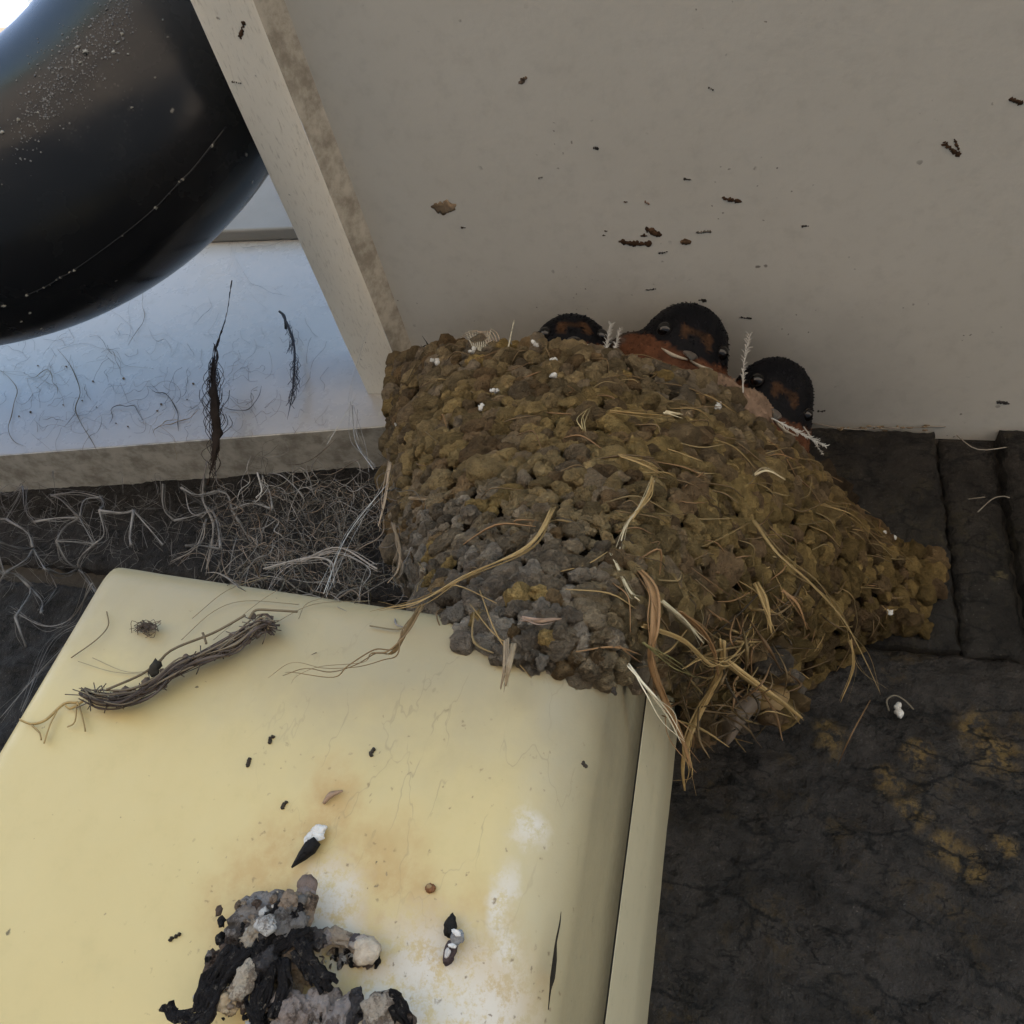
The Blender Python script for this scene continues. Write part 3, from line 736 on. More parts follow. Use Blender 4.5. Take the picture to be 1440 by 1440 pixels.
for q, w_, cl, lab in big:
    m = MB(); w_ *= .72; blade(m, [S_(*a) for a in q], w_, cl, th=.22)
    # a fine split fibre alongside
    for _ in range(3):
        a = [S_(x_+random.uniform(-3.5, 3.5)*(1+.8*i_), y_+random.uniform(-3, 3)*(1+.8*i_), d_-.04) for i_, (x_, y_, d_) in enumerate(q)]; blade(m, a, w_*random.uniform(.14, .4), tuple(np.array(cl)*random.uniform(.6, 1.1)), th=.4)
    tag(prt(m.build('grass_stem', M_STRAW), nest), lab)
# short fibres bedded in the mud - uncountable
m = MB()
for _ in range(300):
    u, v = random.random()*7.6+.2, random.random()*5
    if random.random() < .5: u = random.gauss(5.2, 1.3); v = random.uniform(.3, 5)
    if not 0 <= u <= 8: continue
    p = surf(u, v); nn = snorm(u, v); x, y = px_of(p)
    if x < 890 and y > 690 and random.random() < .75: continue
    a = surf(min(u+.3, 8), v)-surf(max(u-.3, 0), v); a /= np.linalg.norm(a)
    b = np.cross(nn, a); th = random.gauss(-.15, .35) if y < 850 else random.uniform(-1.6, 1.6)
    d_ = a*math.cos(th)+b*math.sin(th); L = random.uniform(.3, 1.5)
    h = random.uniform(.2, .36)
    pts_ = [p+nn*(h-.22)-d_*L*.5, p+nn*(h-.06)+rng.normal(size=3)*.06, p+nn*(h-.12)+d_*L*.5+rng.normal(size=3)*.15]
    cl = np.array(random.choice((STR, DRK, RST, (.28, .2, .09), DRK)))*random.uniform(.45, .95)
    m.tube(pts_, [.008, random.uniform(.010, .022), .006], cl, n=4, sub=4)
# the loose tangle under the right side
for _ in range(190):
    x, y = random.gauss(1020, 50), random.uniform(840, 1035)
    if x-960 < (y-960)*.25-60: continue
    yy = random.uniform(13.5, 18.8); L = random.uniform(15, 55); th = random.uniform(0, math.pi)
    p0 = S_(x-L*math.cos(th), y-L*math.sin(th), yy); p1 = S_(x+random.gauss(0, 8), y+random.gauss(0, 8), yy-.3); p2 = S_(x+L*math.cos(th), y+L*math.sin(th), yy+random.uniform(-.8, .8))
    cl = np.array(random.choice((STR, DRK, RST, DRK, (.12, .085, .05))))*random.uniform(.35, .8)
    m.tube([p0, p1, p2], [.012, random.uniform(.012, .035), .006], cl, n=4, sub=4)
tag(prt(m.build('bedded_fibres', M_STRAW), nest), kind='stuff')
# leaf scraps and loose clods under the right side
m = MB()
for q in range(70):
    x, y = random.uniform(965, 1125), random.uniform(870, 1035)
    if y > 1040-.35*(x-1000) or x-960 < (y-960)*.1: continue
    m.blob(S_(x, y, random.uniform(16.0, 19)), (random.uniform(.2, .45), random.uniform(.15, .3), random.uniform(.15, .35)), np.array(random.choice((BRN, GRY, OCH*.8, RED)))*random.uniform(.45, .9), 2, .6, 2.5)
tag(prt(m.build('loose_clods', M_MUD), nest), kind='stuff')
def leaf(pts2, y, cl):
    c_ = np.mean([list(S_(a, b, y)) for a, b in pts2], 0); V = [c_-np.array((0, .12, 0))]
    P2, _ = smooth([S_(a, b, y) for a, b in pts2+[pts2[0]]], 1, 4)
    for k, q in enumerate(P2[:-1]): V.append(q+np.array((0, .15*nz(q, 2), 0)))
    n = len(V)-1
    m = MB(); m.add(V, [(0, 1+i, 1+(i+1) % n) for i in range(n)], cl); o = m.build('leaf_scrap', M_STRAW)
    s_ = o.modifiers.new('s', 'SOLIDIFY'); s_.thickness = .04; return prt(o, nest)
leaf([(1015,1020),(1030,985),(1058,968),(1070,985),(1045,1020),(1022,1050)], 16.3, (.115, .085, .06))
leaf([(1055,965),(1085,958),(1110,975),(1095,1003),(1060,1000)], 16.8, (.20, .13, .055))
leaf([(1060,925),(1085,915),(1100,930),(1085,945)], 16.8, (.12, .12, .045))

# ------------------------------------------------------------------ feathers lining the rim
def feather(base, tip, w, cl, nb_=16, bend=0, root=nest, name='feather', frayed=.25):
    base = np.array(base); tip = np.array(tip); ax = tip-base; L = np.linalg.norm(ax); ax /= L
    sd_ = np.cross(ax, np.array(camB)); sd_ /= np.linalg.norm(sd_)
    m = MB(); pts_ = [base+ax*L*t_+sd_*bend*L*t_*(1-t_) for t_ in np.linspace(0, 1, 6)]
    m.tube(pts_, [.02, .018, .015, .012, .01, .006], np.array(cl)*1.1, n=5, sub=3)
    for k in range(nb_):
        t_ = .15+.85*k/nb_; p = base+ax*L*t_+sd_*bend*L*t_*(1-t_)
        for s_ in (-1, 1):
            q = p+ax*w*(1.1+frayed*random.gauss(0, 1))+sd_*s_*w*(.8+frayed*random.gauss(0, 1))+np.array(camB)*random.gauss(0, .03)
            m.tube([p, (p+q)/2+ax*.03, q], [.016, .012, .005], np.array(cl)*random.uniform(.7, 1.1), n=4, sub=2)
    return prt(m.build(name, M_FEATHER), root)
FC = (.34, .32, .29)
feather(S_(850, 500, 13.2), S_(860, 455, 13.0), .10, FC, 14)
feather(S_(862, 502, 13.2), S_(872, 462, 13.0), .08, FC, 12)
feather(S_(1045, 552, 14.0), S_(1055, 470, 13.6), .10, FC, 18, bend=-.15)
feather(S_(1085, 588, 15.2), S_(1162, 628, 15.4), .09, (.42, .41, .38), 18)
feather(S_(1130, 600, 16.2), S_(1158, 640, 16.0), .05, FC, 10)
feather(S_(715, 488, 13.2), S_(723, 450, 13.1), .03, (.42, .39, .30), 10, frayed=.1)
for k in range(9):     # stiff pale quill fan on the left of the rim
    feather(S_(668+k*2, 494, 13.5), S_(654+k*4.5, 466-2*math.sin(k), 13.6), .025, (.38, .35, .28), 6, frayed=.05)
for k in range(6):
    m = MB(); m.tube([S_(705-k*3, 490, 13.5), S_(700-k*6, 470-k, 13.6), S_(690-k*9+random.uniform(-4, 4), 462+k*3, 13.6)], [.02, .015, .008], (.34, .27, .2), n=4); prt(m.build('grass_stem', M_STRAW), nest)
m = MB()          # dark down tuft far left
for k in range(40):
    b_ = S_(random.uniform(590, 630), 500, random.uniform(14.5, 15.5)); e_ = b_+Vector((random.gauss(0, .25), random.gauss(0, .2), random.uniform(.15, .6)))
    m.tube([b_, (b_+e_)/2+Vector(rng.normal(size=3)*.05), e_], [.03, .02, .004], (.02, .019, .018), n=4)
tag(prt(m.build('down_tuft', M_FEATHER), nest), 'dark down tuft at the left end of the rim')

# ------------------------------------------------------------------ nestlings
def chick(centre, Fw, Up, r, body_off, label, seed, breast=(.185, .125, .088), extra=()):
    random.seed(seed)
    root = tag(empty('swallow_nestling', tuple(centre)), label, 'bird', 'nestlings in the mud nest')
    Fw = Fw.normalized(); Rt = Fw.cross(Up).normalized(); Up = Rt.cross(Fw).normalized()
    R3 = np.array([list(Rt), list(Fw), list(Up)]).T; C3 = np.array(list(centre))
    W = lambda p: C3+R3@(np.array(p)*r)
    mb = bpy.data.metaballs.new('b'); mb.resolution = .13; mb.render_resolution = .13; mb.threshold = .12
    mo = bpy.data.objects.new('b', mb); COL.objects.link(mo)
    def ball(p, rad, sz=None):
        e = mb.elements.new(); e.co = W(p); e.radius = rad*r*1.35; e.stiffness = 2.0
    ball((0, 0, .05), .98); ball((.22, .25, -.05), .68); ball((-.22, .25, -.05), .68); ball((0, .42, -.12), .55); ball((0, -.25, .15), .85)
    Bd = np.array(list(body_off))
    for k in range(1, 6):
        e = mb.elements.new(); e.co = Vector(C3+Bd*k/5); e.radius = (1.0+.12*k)*r*1.35; e.stiffness = 2.0
    bpy.context.view_layer.update(); dg = bpy.context.evaluated_depsgraph_get()
    hm = bpy.data.meshes.new_from_object(mo.evaluated_get(dg)); hco = [v.co.copy() for v in hm.vertices]; hpo = [p.vertices[:] for p in hm.polygons]; bpy.data.meshes.remove(hm)
    for (q_, rr_) in extra:
        e = mb.elements.new(); e.co = q_; e.radius = rr_*1.35; e.stiffness = 2.0
    mo.update_tag(); bpy.context.view_layer.update(); dg = bpy.context.evaluated_depsgraph_get()
    me = bpy.data.meshes.new_from_object(mo.evaluated_get(dg)); bpy.data.objects.remove(mo); me.name = 'plumage'
    co = np.array([v.co[:] for v in me.vertices])
    def colour(pw):
        l = R3.T@(np.asarray(pw)-C3)/r; x, y, z = l
        blk = np.array((.0035, .0037, .0055)); org = np.array((.080, .040, .020)); thr = np.array((.088, .036, .018)); brs = np.array(breast); brn = np.array((.045, .034, .028))
        n_ = .10*nz(l, 2.6, 3)
        out = blk
        if y > .2 and .08+n_ < z < .40+n_*1.5 and .20 < abs(x) < .40: out = org*.62
        if y > .2 and .22+n_ < z < .38+n_ and abs(x) <= .2: out = org*.35
        if z < -.28+n_+.15*abs(x):
            out = thr
        if z < -.80+n_: out = thr*.55+brs*.45
        if z < -1.0+n_: out = brs
        if y < -.15 and z < .1: out = brn
        for k_, (q_, rr_) in enumerate(extra):
            dd_ = (Vector(pw)-Vector(q_)).length
            if k_ == 0 and dd_ < rr_*.95: out = brn*1.2
            if k_ > 0 and z < -.45 and dd_ < rr_*1.25+.2*n_: out = brs
        if y < .1 and z < -.3 and out is thr: out = brn*1.3+thr*.2
        return out*(1+.45*nz(l, 5, 8)+.3*nz(l, 11, 2))
    tint = np.array([colour(p) for p in co]); me.materials.append(M_PLUM)
    a = me.color_attributes.new('tint', 'FLOAT_COLOR', 'POINT'); a.data.foreach_set('color', np.hstack([tint, np.ones((len(tint), 1))]).astype(np.float32).ravel())
    me.polygons.foreach_set('use_smooth', [True]*len(me.polygons))
    bo = bpy.data.objects.new('body', me); COL.objects.link(bo); prt(bo, root)
    from mathutils.bvhtree import BVHTree
    bv_ = BVHTree.FromPolygons(hco, hpo)
    def on(l, out=0.0):      # the skin point in local direction l, lifted by out*r
        d_ = Vector(R3@np.array(l)); d_.normalize(); h_ = bv_.ray_cast(Vector(C3)+d_*r*6, -d_)[0]
        return np.array(h_+d_*out*r) if h_ else W(l)
    mir = lambda q: C3+R3@((R3.T@(np.array(q)-C3))*np.array((-1, 1, 1)))
    EYE = {-1: on((-.60, .66, .12))}; EYE[1] = mir(EYE[-1])
    ACT = np.linalg.norm(R3.T@(on((0, .3, 1))-C3)); print('chick head radius', ACT)
    no = np.array([v.normal[:] for v in me.vertices])
    # short feathers lying back over the body
    fm = MB(); tris = [(p.vertices[:], p.area) for p in me.polygons]; ar = np.array([q[1] for q in tris]); cum = np.cumsum(ar)/ar.sum()
    back = -np.array(list(Fw))
    for _ in range(6500):
        vs, _a = tris[int(np.searchsorted(cum, random.random()))]
        w3 = rng.dirichlet(np.ones(len(vs))); p = sum(co[v]*w3[i] for i, v in enumerate(vs)); nn = sum(no[v]*w3[i] for i, v in enumerate(vs)); nn /= np.linalg.norm(nn)+1e-9
        if np.dot(nn, -p/np.linalg.norm(p)) < -.35: continue
        l = R3.T@(p-C3)/r
        if l[1] > .55 and abs(l[2]+.12) < .16 and abs(l[0]) < .35: continue
        if min(np.linalg.norm(p-EYE[s_]) for s_ in (-1, 1)) < .25*r: continue
        fl_ = back-np.array(list(Up))*.35; fl_ = fl_-nn*np.dot(fl_, nn); fl_ /= np.linalg.norm(fl_)+1e-9
        fl_ = fl_+rng.normal(size=3)*.22; s_ = np.cross(nn, fl_); s_ /= np.linalg.norm(s_)+1e-9
        L = random.uniform(.05, .11)*r*(1.5 if l[2] < -.6 else 1); wd = .020*r*random.uniform(.6, 1.3)
        q = p+nn*.004; e_ = p+fl_*L+nn*L*random.uniform(.0, .09)
        cl = colour(p)*random.uniform(.55, 1.3)
        fm.add([q-s_*wd, q+s_*wd, (q+e_)/2+s_*wd+nn*.01, e_, (q+e_)/2-s_*wd+nn*.01], [(0, 1, 2, 3, 4)], cl)
    tag(prt(fm.build('plumage', M_PLUM), root), kind='stuff')
    for s_ in (-1, 1):
        em = MB(); em.blob(EYE[s_]-(EYE[s_]-C3)*.03, .185*r, (0, 0, 0), 3, 0); eo = prt(em.build('eye', M_EYE, col=False), root)
        dn = EYE[s_]-C3; dn /= np.linalg.norm(dn); e1 = np.cross(dn, R3[:, 2]); e1 /= np.linalg.norm(e1); e2 = np.cross(e1, dn)
        rm = MB(); a_ = [EYE[s_]+dn*.02+(e1*math.cos(t_)+e2*math.sin(t_))*.175*r for t_ in np.linspace(0, 2*math.pi, 14)]
        rm.tube(a_, .022*r, (.008, .007, .007), n=5, sub=2); rm.build('eye_ring', M_PLUM).parent = eo
    bb = on((0, 1, -.20)); f3 = R3[:, 1]*r; u3 = R3[:, 2]*r; r3 = R3[:, 0]*r
    bm_ = MB()
    bm_.tube([bb-f3*.25+u3*.03, bb-f3*.02+u3*.03, bb+f3*.17-u3*.02, bb+f3*.32-u3*.10], [.24*r, .19*r, .12*r, .03*r], cols=[(.10, .085, .075), (.12, .10, .09), (.09, .08, .07), (.04, .04, .04)], n=12, flat=.42, up=tuple(Up))
    bo_ = prt(bm_.build('bill', M_BILL), root)
    for s_ in (-1, 1):
        q_ = [bb+f3*.12-u3*.10-r3*.03, on((-.14, .96, -.27), .05), on((-.28, .90, -.27), .035), on((-.40, .85, -.25), .02), on((-.50, .79, -.23), -.01)]
        if s_ > 0: q_ = [mir(k_) for k_ in q_]
        g = MB(); g.tube(q_, [.02*r, .035*r, .05*r, .035*r, .008*r], (.36, .32, .25), n=8, flat=.5); g.build('gape', M_BILL).parent = bo_
    return root
def face(px, py, y, fx, fy, roll):
    """facing vector from camera-relative yaw/pitch, up from roll (deg, clockwise)"""
    Fw = camB+camR*fx+camU*fy; a = math.radians(roll); Up = camU*math.cos(a)+camR*math.sin(a)
    return P(px, py, y=y), Fw, Up
c_, f_, u_ = face(962, 490, 15.3, -.02, -.16, 22)
chick(c_, f_, u_, 1.10, Vector((-.9, 1.6, -2.1)), 'tallest swallow nestling staring out, whole face and rusty throat above the rim', 11, extra=[(P(892, 512, y=15.7), .85), (P(1005, 560, y=14.7), .60), (P(1045, 585, y=15.2), .66)])
c_, f_, u_ = face(803, 500, 15.0, 0, .34, 2)
chick(c_, f_, u_, 1.05, Vector((.2, 1.6, -2.6)), 'nestling sunk low behind the rim, only cap, forehead and bill tip showing', 12)
c_, f_, u_ = face(1085, 560, 16.6, -.12, -.28, 34)
chick(c_, f_, u_, 1.0, Vector((-.8, 1.4, -2.2)), 'rightmost small nestling peering over the sloping right rim', 13)
random.seed(99)

# ------------------------------------------------------------------ cobwebs
def strands(m, pts_list, r, cl):
    for q in pts_list: m.tube(q, [r*random.uniform(.5, 1.2) for _ in q], np.array(cl)*random.uniform(.6, 1.2), n=4, sub=3)
# honeycomb-like torn web over the dark wall, far left
m = MB(); nodes = {}
for j in range(-1, 7):
    for i in range(-1, 9):
        x = -10+i*46+(23 if j % 2 else 0)+random.uniform(-14, 14); y = 690+j*36+random.uniform(-11, 11); nodes[(i, j)] = (x, y, 17.5+random.uniform(-.9, .9)-.006*max(0, y-740))
for (i, j), a in nodes.items():
    opts = [(1, 0), (0, 1), (-1 if j % 2 == 0 else 1, 1)]; opts.pop(0 if (i+j) % 2 else random.choice((1, 2)))
    for (di, dj) in opts:
        b = nodes.get((i+di, j+dj))
        if b is None or random.random() < .16: continue
        if min(a[1], b[1]) < 680: continue
        if max(a[0], b[0]) > 150+(790-min(a[1], b[1]))*1.2 and max(a[1], b[1]) > 790: continue
        mid = ((a[0]+b[0])/2+random.uniform(-11, 11), (a[1]+b[1])/2+random.uniform(-11, 11), (a[2]+b[2])/2)
        k = random.uniform(.5, 1.5)
        for _ in range(3): m.tube([S_(a[0]+random.gauss(0, 3), a[1]+random.gauss(0, 3), a[2]), S_(mid[0]+random.gauss(0, 4), mid[1]+random.gauss(0, 4), mid[2]), S_(b[0]+random.gauss(0, 3), b[1]+random.gauss(0, 3), b[2])], .007, (.2, .195, .19), n=3, sub=5)
        m.tube([S_(*a), S_(*mid), S_(*b)], [.036*k, .014*k, .036*k], np.array((.24, .235, .23))*random.uniform(.5, 1.1), n=5, sub=5)
for _ in range(380):      # fluff between the cells
    x, y = random.uniform(-10, 480), random.uniform(690, 830)
    if x > 60 and y > 800: continue
    L = random.uniform(12, 50); th = random.uniform(0, 6.28); yy = random.uniform(17, 19.5)
    m.tube([S_(x, y, yy), S_(x+L*.5*math.cos(th)+random.gauss(0, 7), y+L*.5*math.sin(th)+random.gauss(0, 7), yy+.2), S_(x+L*math.cos(th), y+L*.7*math.sin(th), yy)], .006, (.20, .195, .19), n=3, sub=4)
tag(m.build('cobweb', M_WEB), 'torn cell-like dusty cobweb over the dark wall left of the box', 'cobweb', kind='stuff')
# hairy tangle against the nest's left side
m = MB()
for _ in range(620):
    s_ = random.random()**.7
    x = 300+s_*250+random.gauss(0, 14); y = 665+random.random()*165+(x-300)*.03
    if y < 650+(550-x)*.05: continue
    yy = random.uniform(12.2, 19)
    if y > 775+.13*(x-150): yy = min(yy, 11+1.2*random.random())
    L = random.uniform(20, 95); th = random.gauss(-.5, .9)
    p = []; cx, cy = x-L*.5*math.cos(th), y-L*.5*math.sin(th)
    for k in range(5):
        p.append(S_(cx, cy, yy)); th += random.gauss(0, .75); cx += L*.25*math.cos(th); cy += L*.25*math.sin(th); yy += random.gauss(0, .2)
    m.tube(p, [.003, *[random.choice((.0045, .006, .008, .014))]*3, .003], np.array(random.choice(((.30, .28, .26), (.20, .18, .16), (.13, .12, .10), (.24, .19, .15))))*random.uniform(.5, 1.1), n=4, sub=4)
for (q, r_, cl) in [([(520,455,15),(490,560,13.5),(505,620,13)], .008, (.4,.4,.4)), ([(545,680,12),(490,750,11.2),(455,835,10.8)], .014, (.5,.5,.48)), ([(420,790,12),(475,770,12),(530,800,11.5)], .035, (.3,.27,.24)),
        ([(370,800,12),(430,785,12),(465,790,11.8),(470,825,11.4)], .03, (.3,.27,.24)), ([(360,860,11.0),(400,800,12),(470,775,12)], .02, (.34,.3,.27)), ([(495,570,15),(500,620,14),(525,660,13)], .03, (.25,.25,.25)),
        ([(290,800,17),(300,740,17),(285,700,17.5),(290,650,17.7)], .05, (.24,.22,.2)), ([(240,790,17),(275,770,16.5),(290,730,17)], .035, (.24,.22,.2)),
        ([(362,665,15),(368,690,15),(360,700,15)], .05, (.4,.38,.35)), ([(500,560,14.5),(460,625,13.8)], .01, (.45,.45,.43)), ([(30,1000,12),(75,900,14),(130,870,14),(190,850,13)], .02, (.2,.19,.18)), ([(20,860,17),(60,880,16),(100,870,14),(130,820,13)], .03, (.2,.19,.18)), ([(0,1010,13),(60,940,13),(120,880,13)], .012, (.22,.21,.2))]:
    n_q = len(q); m.tube([S_(*a) for a in q], [r_*.6*random.uniform(.4, 1.1) for _ in q], cl, n=5, sub=6)
    for _ in range(3): m.tube([S_(a_+random.gauss(0, 5), b_+random.gauss(0, 5), c_y) for a_, b_, c_y in q], r_*.18, cl, n=4, sub=6)
tag(m.build('cobweb', M_WEB), 'hairy grey tangle of webs and fibres bridging fascia, box and nest', 'cobweb', kind='stuff')
# fine strands on the glossy fascia
m = MB()
YF2 = YFa-.04
def walk(x, y, L, th, n_=8, w_=.5):
    p = []
    for k in range(n_): p.append(P(x, y, y=YF2-abs(random.gauss(0, .05)))); th += random.gauss(0, w_); x += L/n_*math.cos(th); y += L/n_*math.sin(th)
    return p
for (x, y, L, th, r_, cl) in [(80,490,190,-.05,.022,(.16,.13,.08)),(180,485,100,-.5,.014,(.18,.15,.11)),(0,520,150,.55,.02,(.2,.16,.1)),(40,530,80,1.1,.02,(.2,.16,.1)),(150,490,60,.9,.012,(.18,.16,.13)),
      (200,590,90,-1.2,.02,(.12,.11,.10)),(210,545,95,.35,.026,(.09,.08,.07)),(300,562,105,-.16,.018,(.13,.12,.11)),(225,600,70,-.1,.02,(.25,.17,.08)),(215,610,50,-1.6,.016,(.28,.2,.08)),(120,540,30,1.6,.014,(.2,.18,.15)),
      (260,580,60,-.4,.012,(.12,.11,.1)),(250,560,60,.2,.010,(.12,.11,.1)),(240,500,70,-1,.01,(.2,.2,.2)),(330,360,120,1.7,.009,(.3,.3,.3)),(330,330,160,1.65,.012,(.28,.27,.26)),(60,590,40,.2,.012,(.2,.18,.15)),(90,600,50,-.6,.012,(.2,.18,.15)),
      (270,455,60,-.8,.009,(.2,.2,.2)), (140,580,80,.1,.01,(.22,.2,.17)), (170,560,60,-.7,.01,(.22,.2,.17)), (20,560,60,.4,.01,(.22,.2,.17))]:
    m.tube(walk(x, y, L, th), [r_*k_ for k_ in (.2, .5, .8, .5, .9, .4, .6, .15)], cl, n=4, sub=4)
    for _ in range(2): m.tube(walk(x+random.gauss(0, 3), y+random.gauss(0, 3), L*.9, th), r_*.22, cl, n=3, sub=4)
for _ in range(150):
    x, y = random.uniform(0, 460), random.uniform(470, 610)
    m.tube(walk(x, y, random.uniform(15, 60), random.uniform(0, 6.28), 5, .7), random.uniform(.003, .006), np.array((.22, .20, .17))*random.uniform(.5, 1.2), n=3, sub=3)
for _ in range(22):
    x, y = random.choice(((random.gauss(60, 40), random.gauss(560, 25)), (random.gauss(240, 40), random.gauss(590, 18)), (random.uniform(0, 440), random.uniform(500, 615))))
    m.blob(P(x, y, y=YF2), random.uniform(.012, .05), np.array((.16, .12, .08))*random.uniform(.5, 1.6), 1, .5)
tag(m.build('cobweb', M_WEB), 'fine dirty web strands stuck on the white fascia board', 'cobweb', kind='stuff')
# hanging dark clump
h = tag(empty('web_clump', tuple(S_(302, 560, 17))), 'dark spindle of web and dirt hanging in front of the fascia', 'web clump')
m = MB(); m.tube([S_(326,395,17), S_(318,445,17), S_(305,485,17), S_(300,520,17), S_(301,560,16.8), S_(305,610,16.8), S_(300,650,16.8), S_(292,680,16.9)], [.008, .02, .04, .08, .20, .19, .07, .02], (.035, .028, .024), n=10, sub=6, flat=.6)
o = m.build('spindle', M_WEB)
tx = bpy.data.textures.new('lumps', 'CLOUDS'); tx.noise_scale = .15; dm = o.modifiers.new('d', 'DISPLACE'); dm.texture = tx; dm.strength = .25; dm.texture_coords = 'LOCAL'; prt(o, h)
m = MB()
for _ in range(130):
    t_ = random.random(); y = 480+160*t_; x = 302+random.gauss(0, 12*(1-abs(2*t_-1.1)))
    m.tube([S_(x, y, 16.9), S_(x+random.gauss(0, 6), y+14, 16.8), S_(301+random.gauss(0, 4), y+34, 16.8)], .012, (.06, .05, .045), n=3, sub=3)
tag(prt(m.build('fibres', M_WEB), h), kind='stuff')
m = MB(); m.tube([S_(395,440,17.6), S_(405,458,17.5), S_(414,490,17.5), S_(413,530,17.5), S_(410,560,17.6), S_(404,590,17.8)], [.03, .07, .075, .06, .04, .006], (.022, .022, .026), n=8, sub=6, flat=.5)
m.tube([S_(393,438,17.6), S_(400,445,17.6), S_(402,462,17.6)], .05, (.03, .03, .03), n=6)
for _ in range(60):
    t_ = random.random(); y = 450+105*t_; x = 407+8*math.sin(t_*3)
    m.tube([S_(x, y, 17.5), S_(x+random.gauss(0, 4), y+8, 17.5), S_(x+random.gauss(0, 5), y+20, 17.55)], .010, (.05, .05, .06), n=3, sub=2)
tag(m.build('black_feather', M_FEATHER), 'thin black feather stuck upright on the white fascia', 'feather')

# ------------------------------------------------------------------ things on the box front
def B(px, py, off=.05): return P(px, py, y=YB-off)
# twisted debris strand
m = MB()
core = [(118,975),(140,985),(175,985),(215,965),(250,940),(290,925),(330,905),(365,880),(385,885)]
for k in range(26):
    dy = random.gauss(0, 4); m.tube([B(x+random.gauss(0, 3), y+dy+random.gauss(0, 4.5), .12+abs(random.gauss(0, .12))) for x, y in core], [random.uniform(.006, .022)*random.uniform(.5, 1.3) for _ in range(9)], np.array(random.choice(((.16, .13, .11), (.10, .08, .07), (.22, .18, .13))))*random.uniform(.6, 1.1), n=5, sub=5)
for q in ([(350,870),(360,858),(385,858),(418,860)], [(215,945),(240,915),(300,890),(345,865)], [(285,890),(290,905)], [(150,970),(200,948),(230,925)], [(355,885),(362,872),(372,870),(378,885)]):
    m.tube([B(x, y, .25) for x, y in q], .018, (.17, .135, .09), n=5, sub=5)
for _ in range(80):
    k = random.random()*7.9; i = int(k); f = k-i; x = core[i][0]*(1-f)+core[i+1][0]*f; y = core[i][1]*(1-f)+core[i+1][1]*f; th = random.uniform(0, 6.28); L = random.uniform(8, 34)
    m.tube([B(x, y, .15), B(x+L*.5*math.cos(th), y+L*.4*math.sin(th), .28), B(x+L*math.cos(th), y+L*.7*math.sin(th), .12)], .008, (.14, .12, .10), n=3, sub=3)
for _ in range(42):
    k = 1.5+random.random()*6.2; i = int(k); f = k-i; x = core[min(i, 7)][0]*(1-f)+core[min(i+1, 8)][0]*f; y = core[min(i, 7)][1]*(1-f)+core[min(i+1, 8)][1]*f
    m.blob(B(x+random.gauss(0, 3), y+random.gauss(0, 6)-3, .18), (random.uniform(.03, .09), random.uniform(.02, .05), random.uniform(.03, .07)), np.array((.14, .11, .09))*random.uniform(.6, 1.3), 2, .6)
m.blob(B(218, 940, .25), (.08, .07, .11), (.06, .055, .045), 2, .7)
tag(m.build('debris_strand', M_WEB), 'twisted grey strand of web and fibres on the upper cream box', 'debris')
m = MB()
for q in ([(28,1012),(45,1018),(65,1012),(90,990),(110,988)], [(62,1045),(70,1020),(80,1000)], [(110,988),(116,1010),(120,1028)], [(108,990),(105,1015),(95,1022)], [(45,1020),(55,1030),(58,1040)], [(92,992),(100,996),(118,985)]):
    m.tube([B(x, y, .08) for x, y in q], [.022]*len(q), np.array((.38, .27, .11))*random.uniform(.8, 1.1), n=5, sub=5, flat=.5)
tag(m.build('root_fibre', M_STRAW), 'light brown forked fibre at the left edge of the cream box', 'fibre')
m = MB()
for _ in range(60):
    m.tube([B(205+random.gauss(0, 5), 880+random.gauss(0, 3), .1), B(205+random.gauss(0, 8), 880+random.gauss(0, 5), .15), B(205+random.gauss(0, 10), 884+random.gauss(0, 6), .04)], .005, (.14, .11, .09), n=3, sub=3)
tag(m.build('dust_tuft', M_WEB), 'small grey dust tuft near the top left of the cream box', 'dust')
m = MB()
for (q, r_) in [([(150,860),(152,880),(135,900),(100,925)], .016), ([(255,900),(300,860),(345,845),(420,850)], .010), ([(270,870),(320,830),(380,810)], .009), ([(300,900),(360,850),(390,830)], .008), ([(520,880),(560,885),(580,875)], .02), ([(380,880),(440,850),(520,845)], .009), ([(420,870),(430,850),(455,840)], .010), ([(130,925),(180,945),(230,940)], .008), ([(110,930),(160,945),(215,948)], .007)]:
    m.tube([B(x, y, .06) for x, y in q], r_*.55, (.24, .20, .13), n=4, sub=5)
tag(m.build('cobweb', M_WEB), 'a few loose hairs lying across the top of the cream box', 'cobweb', kind='stuff')

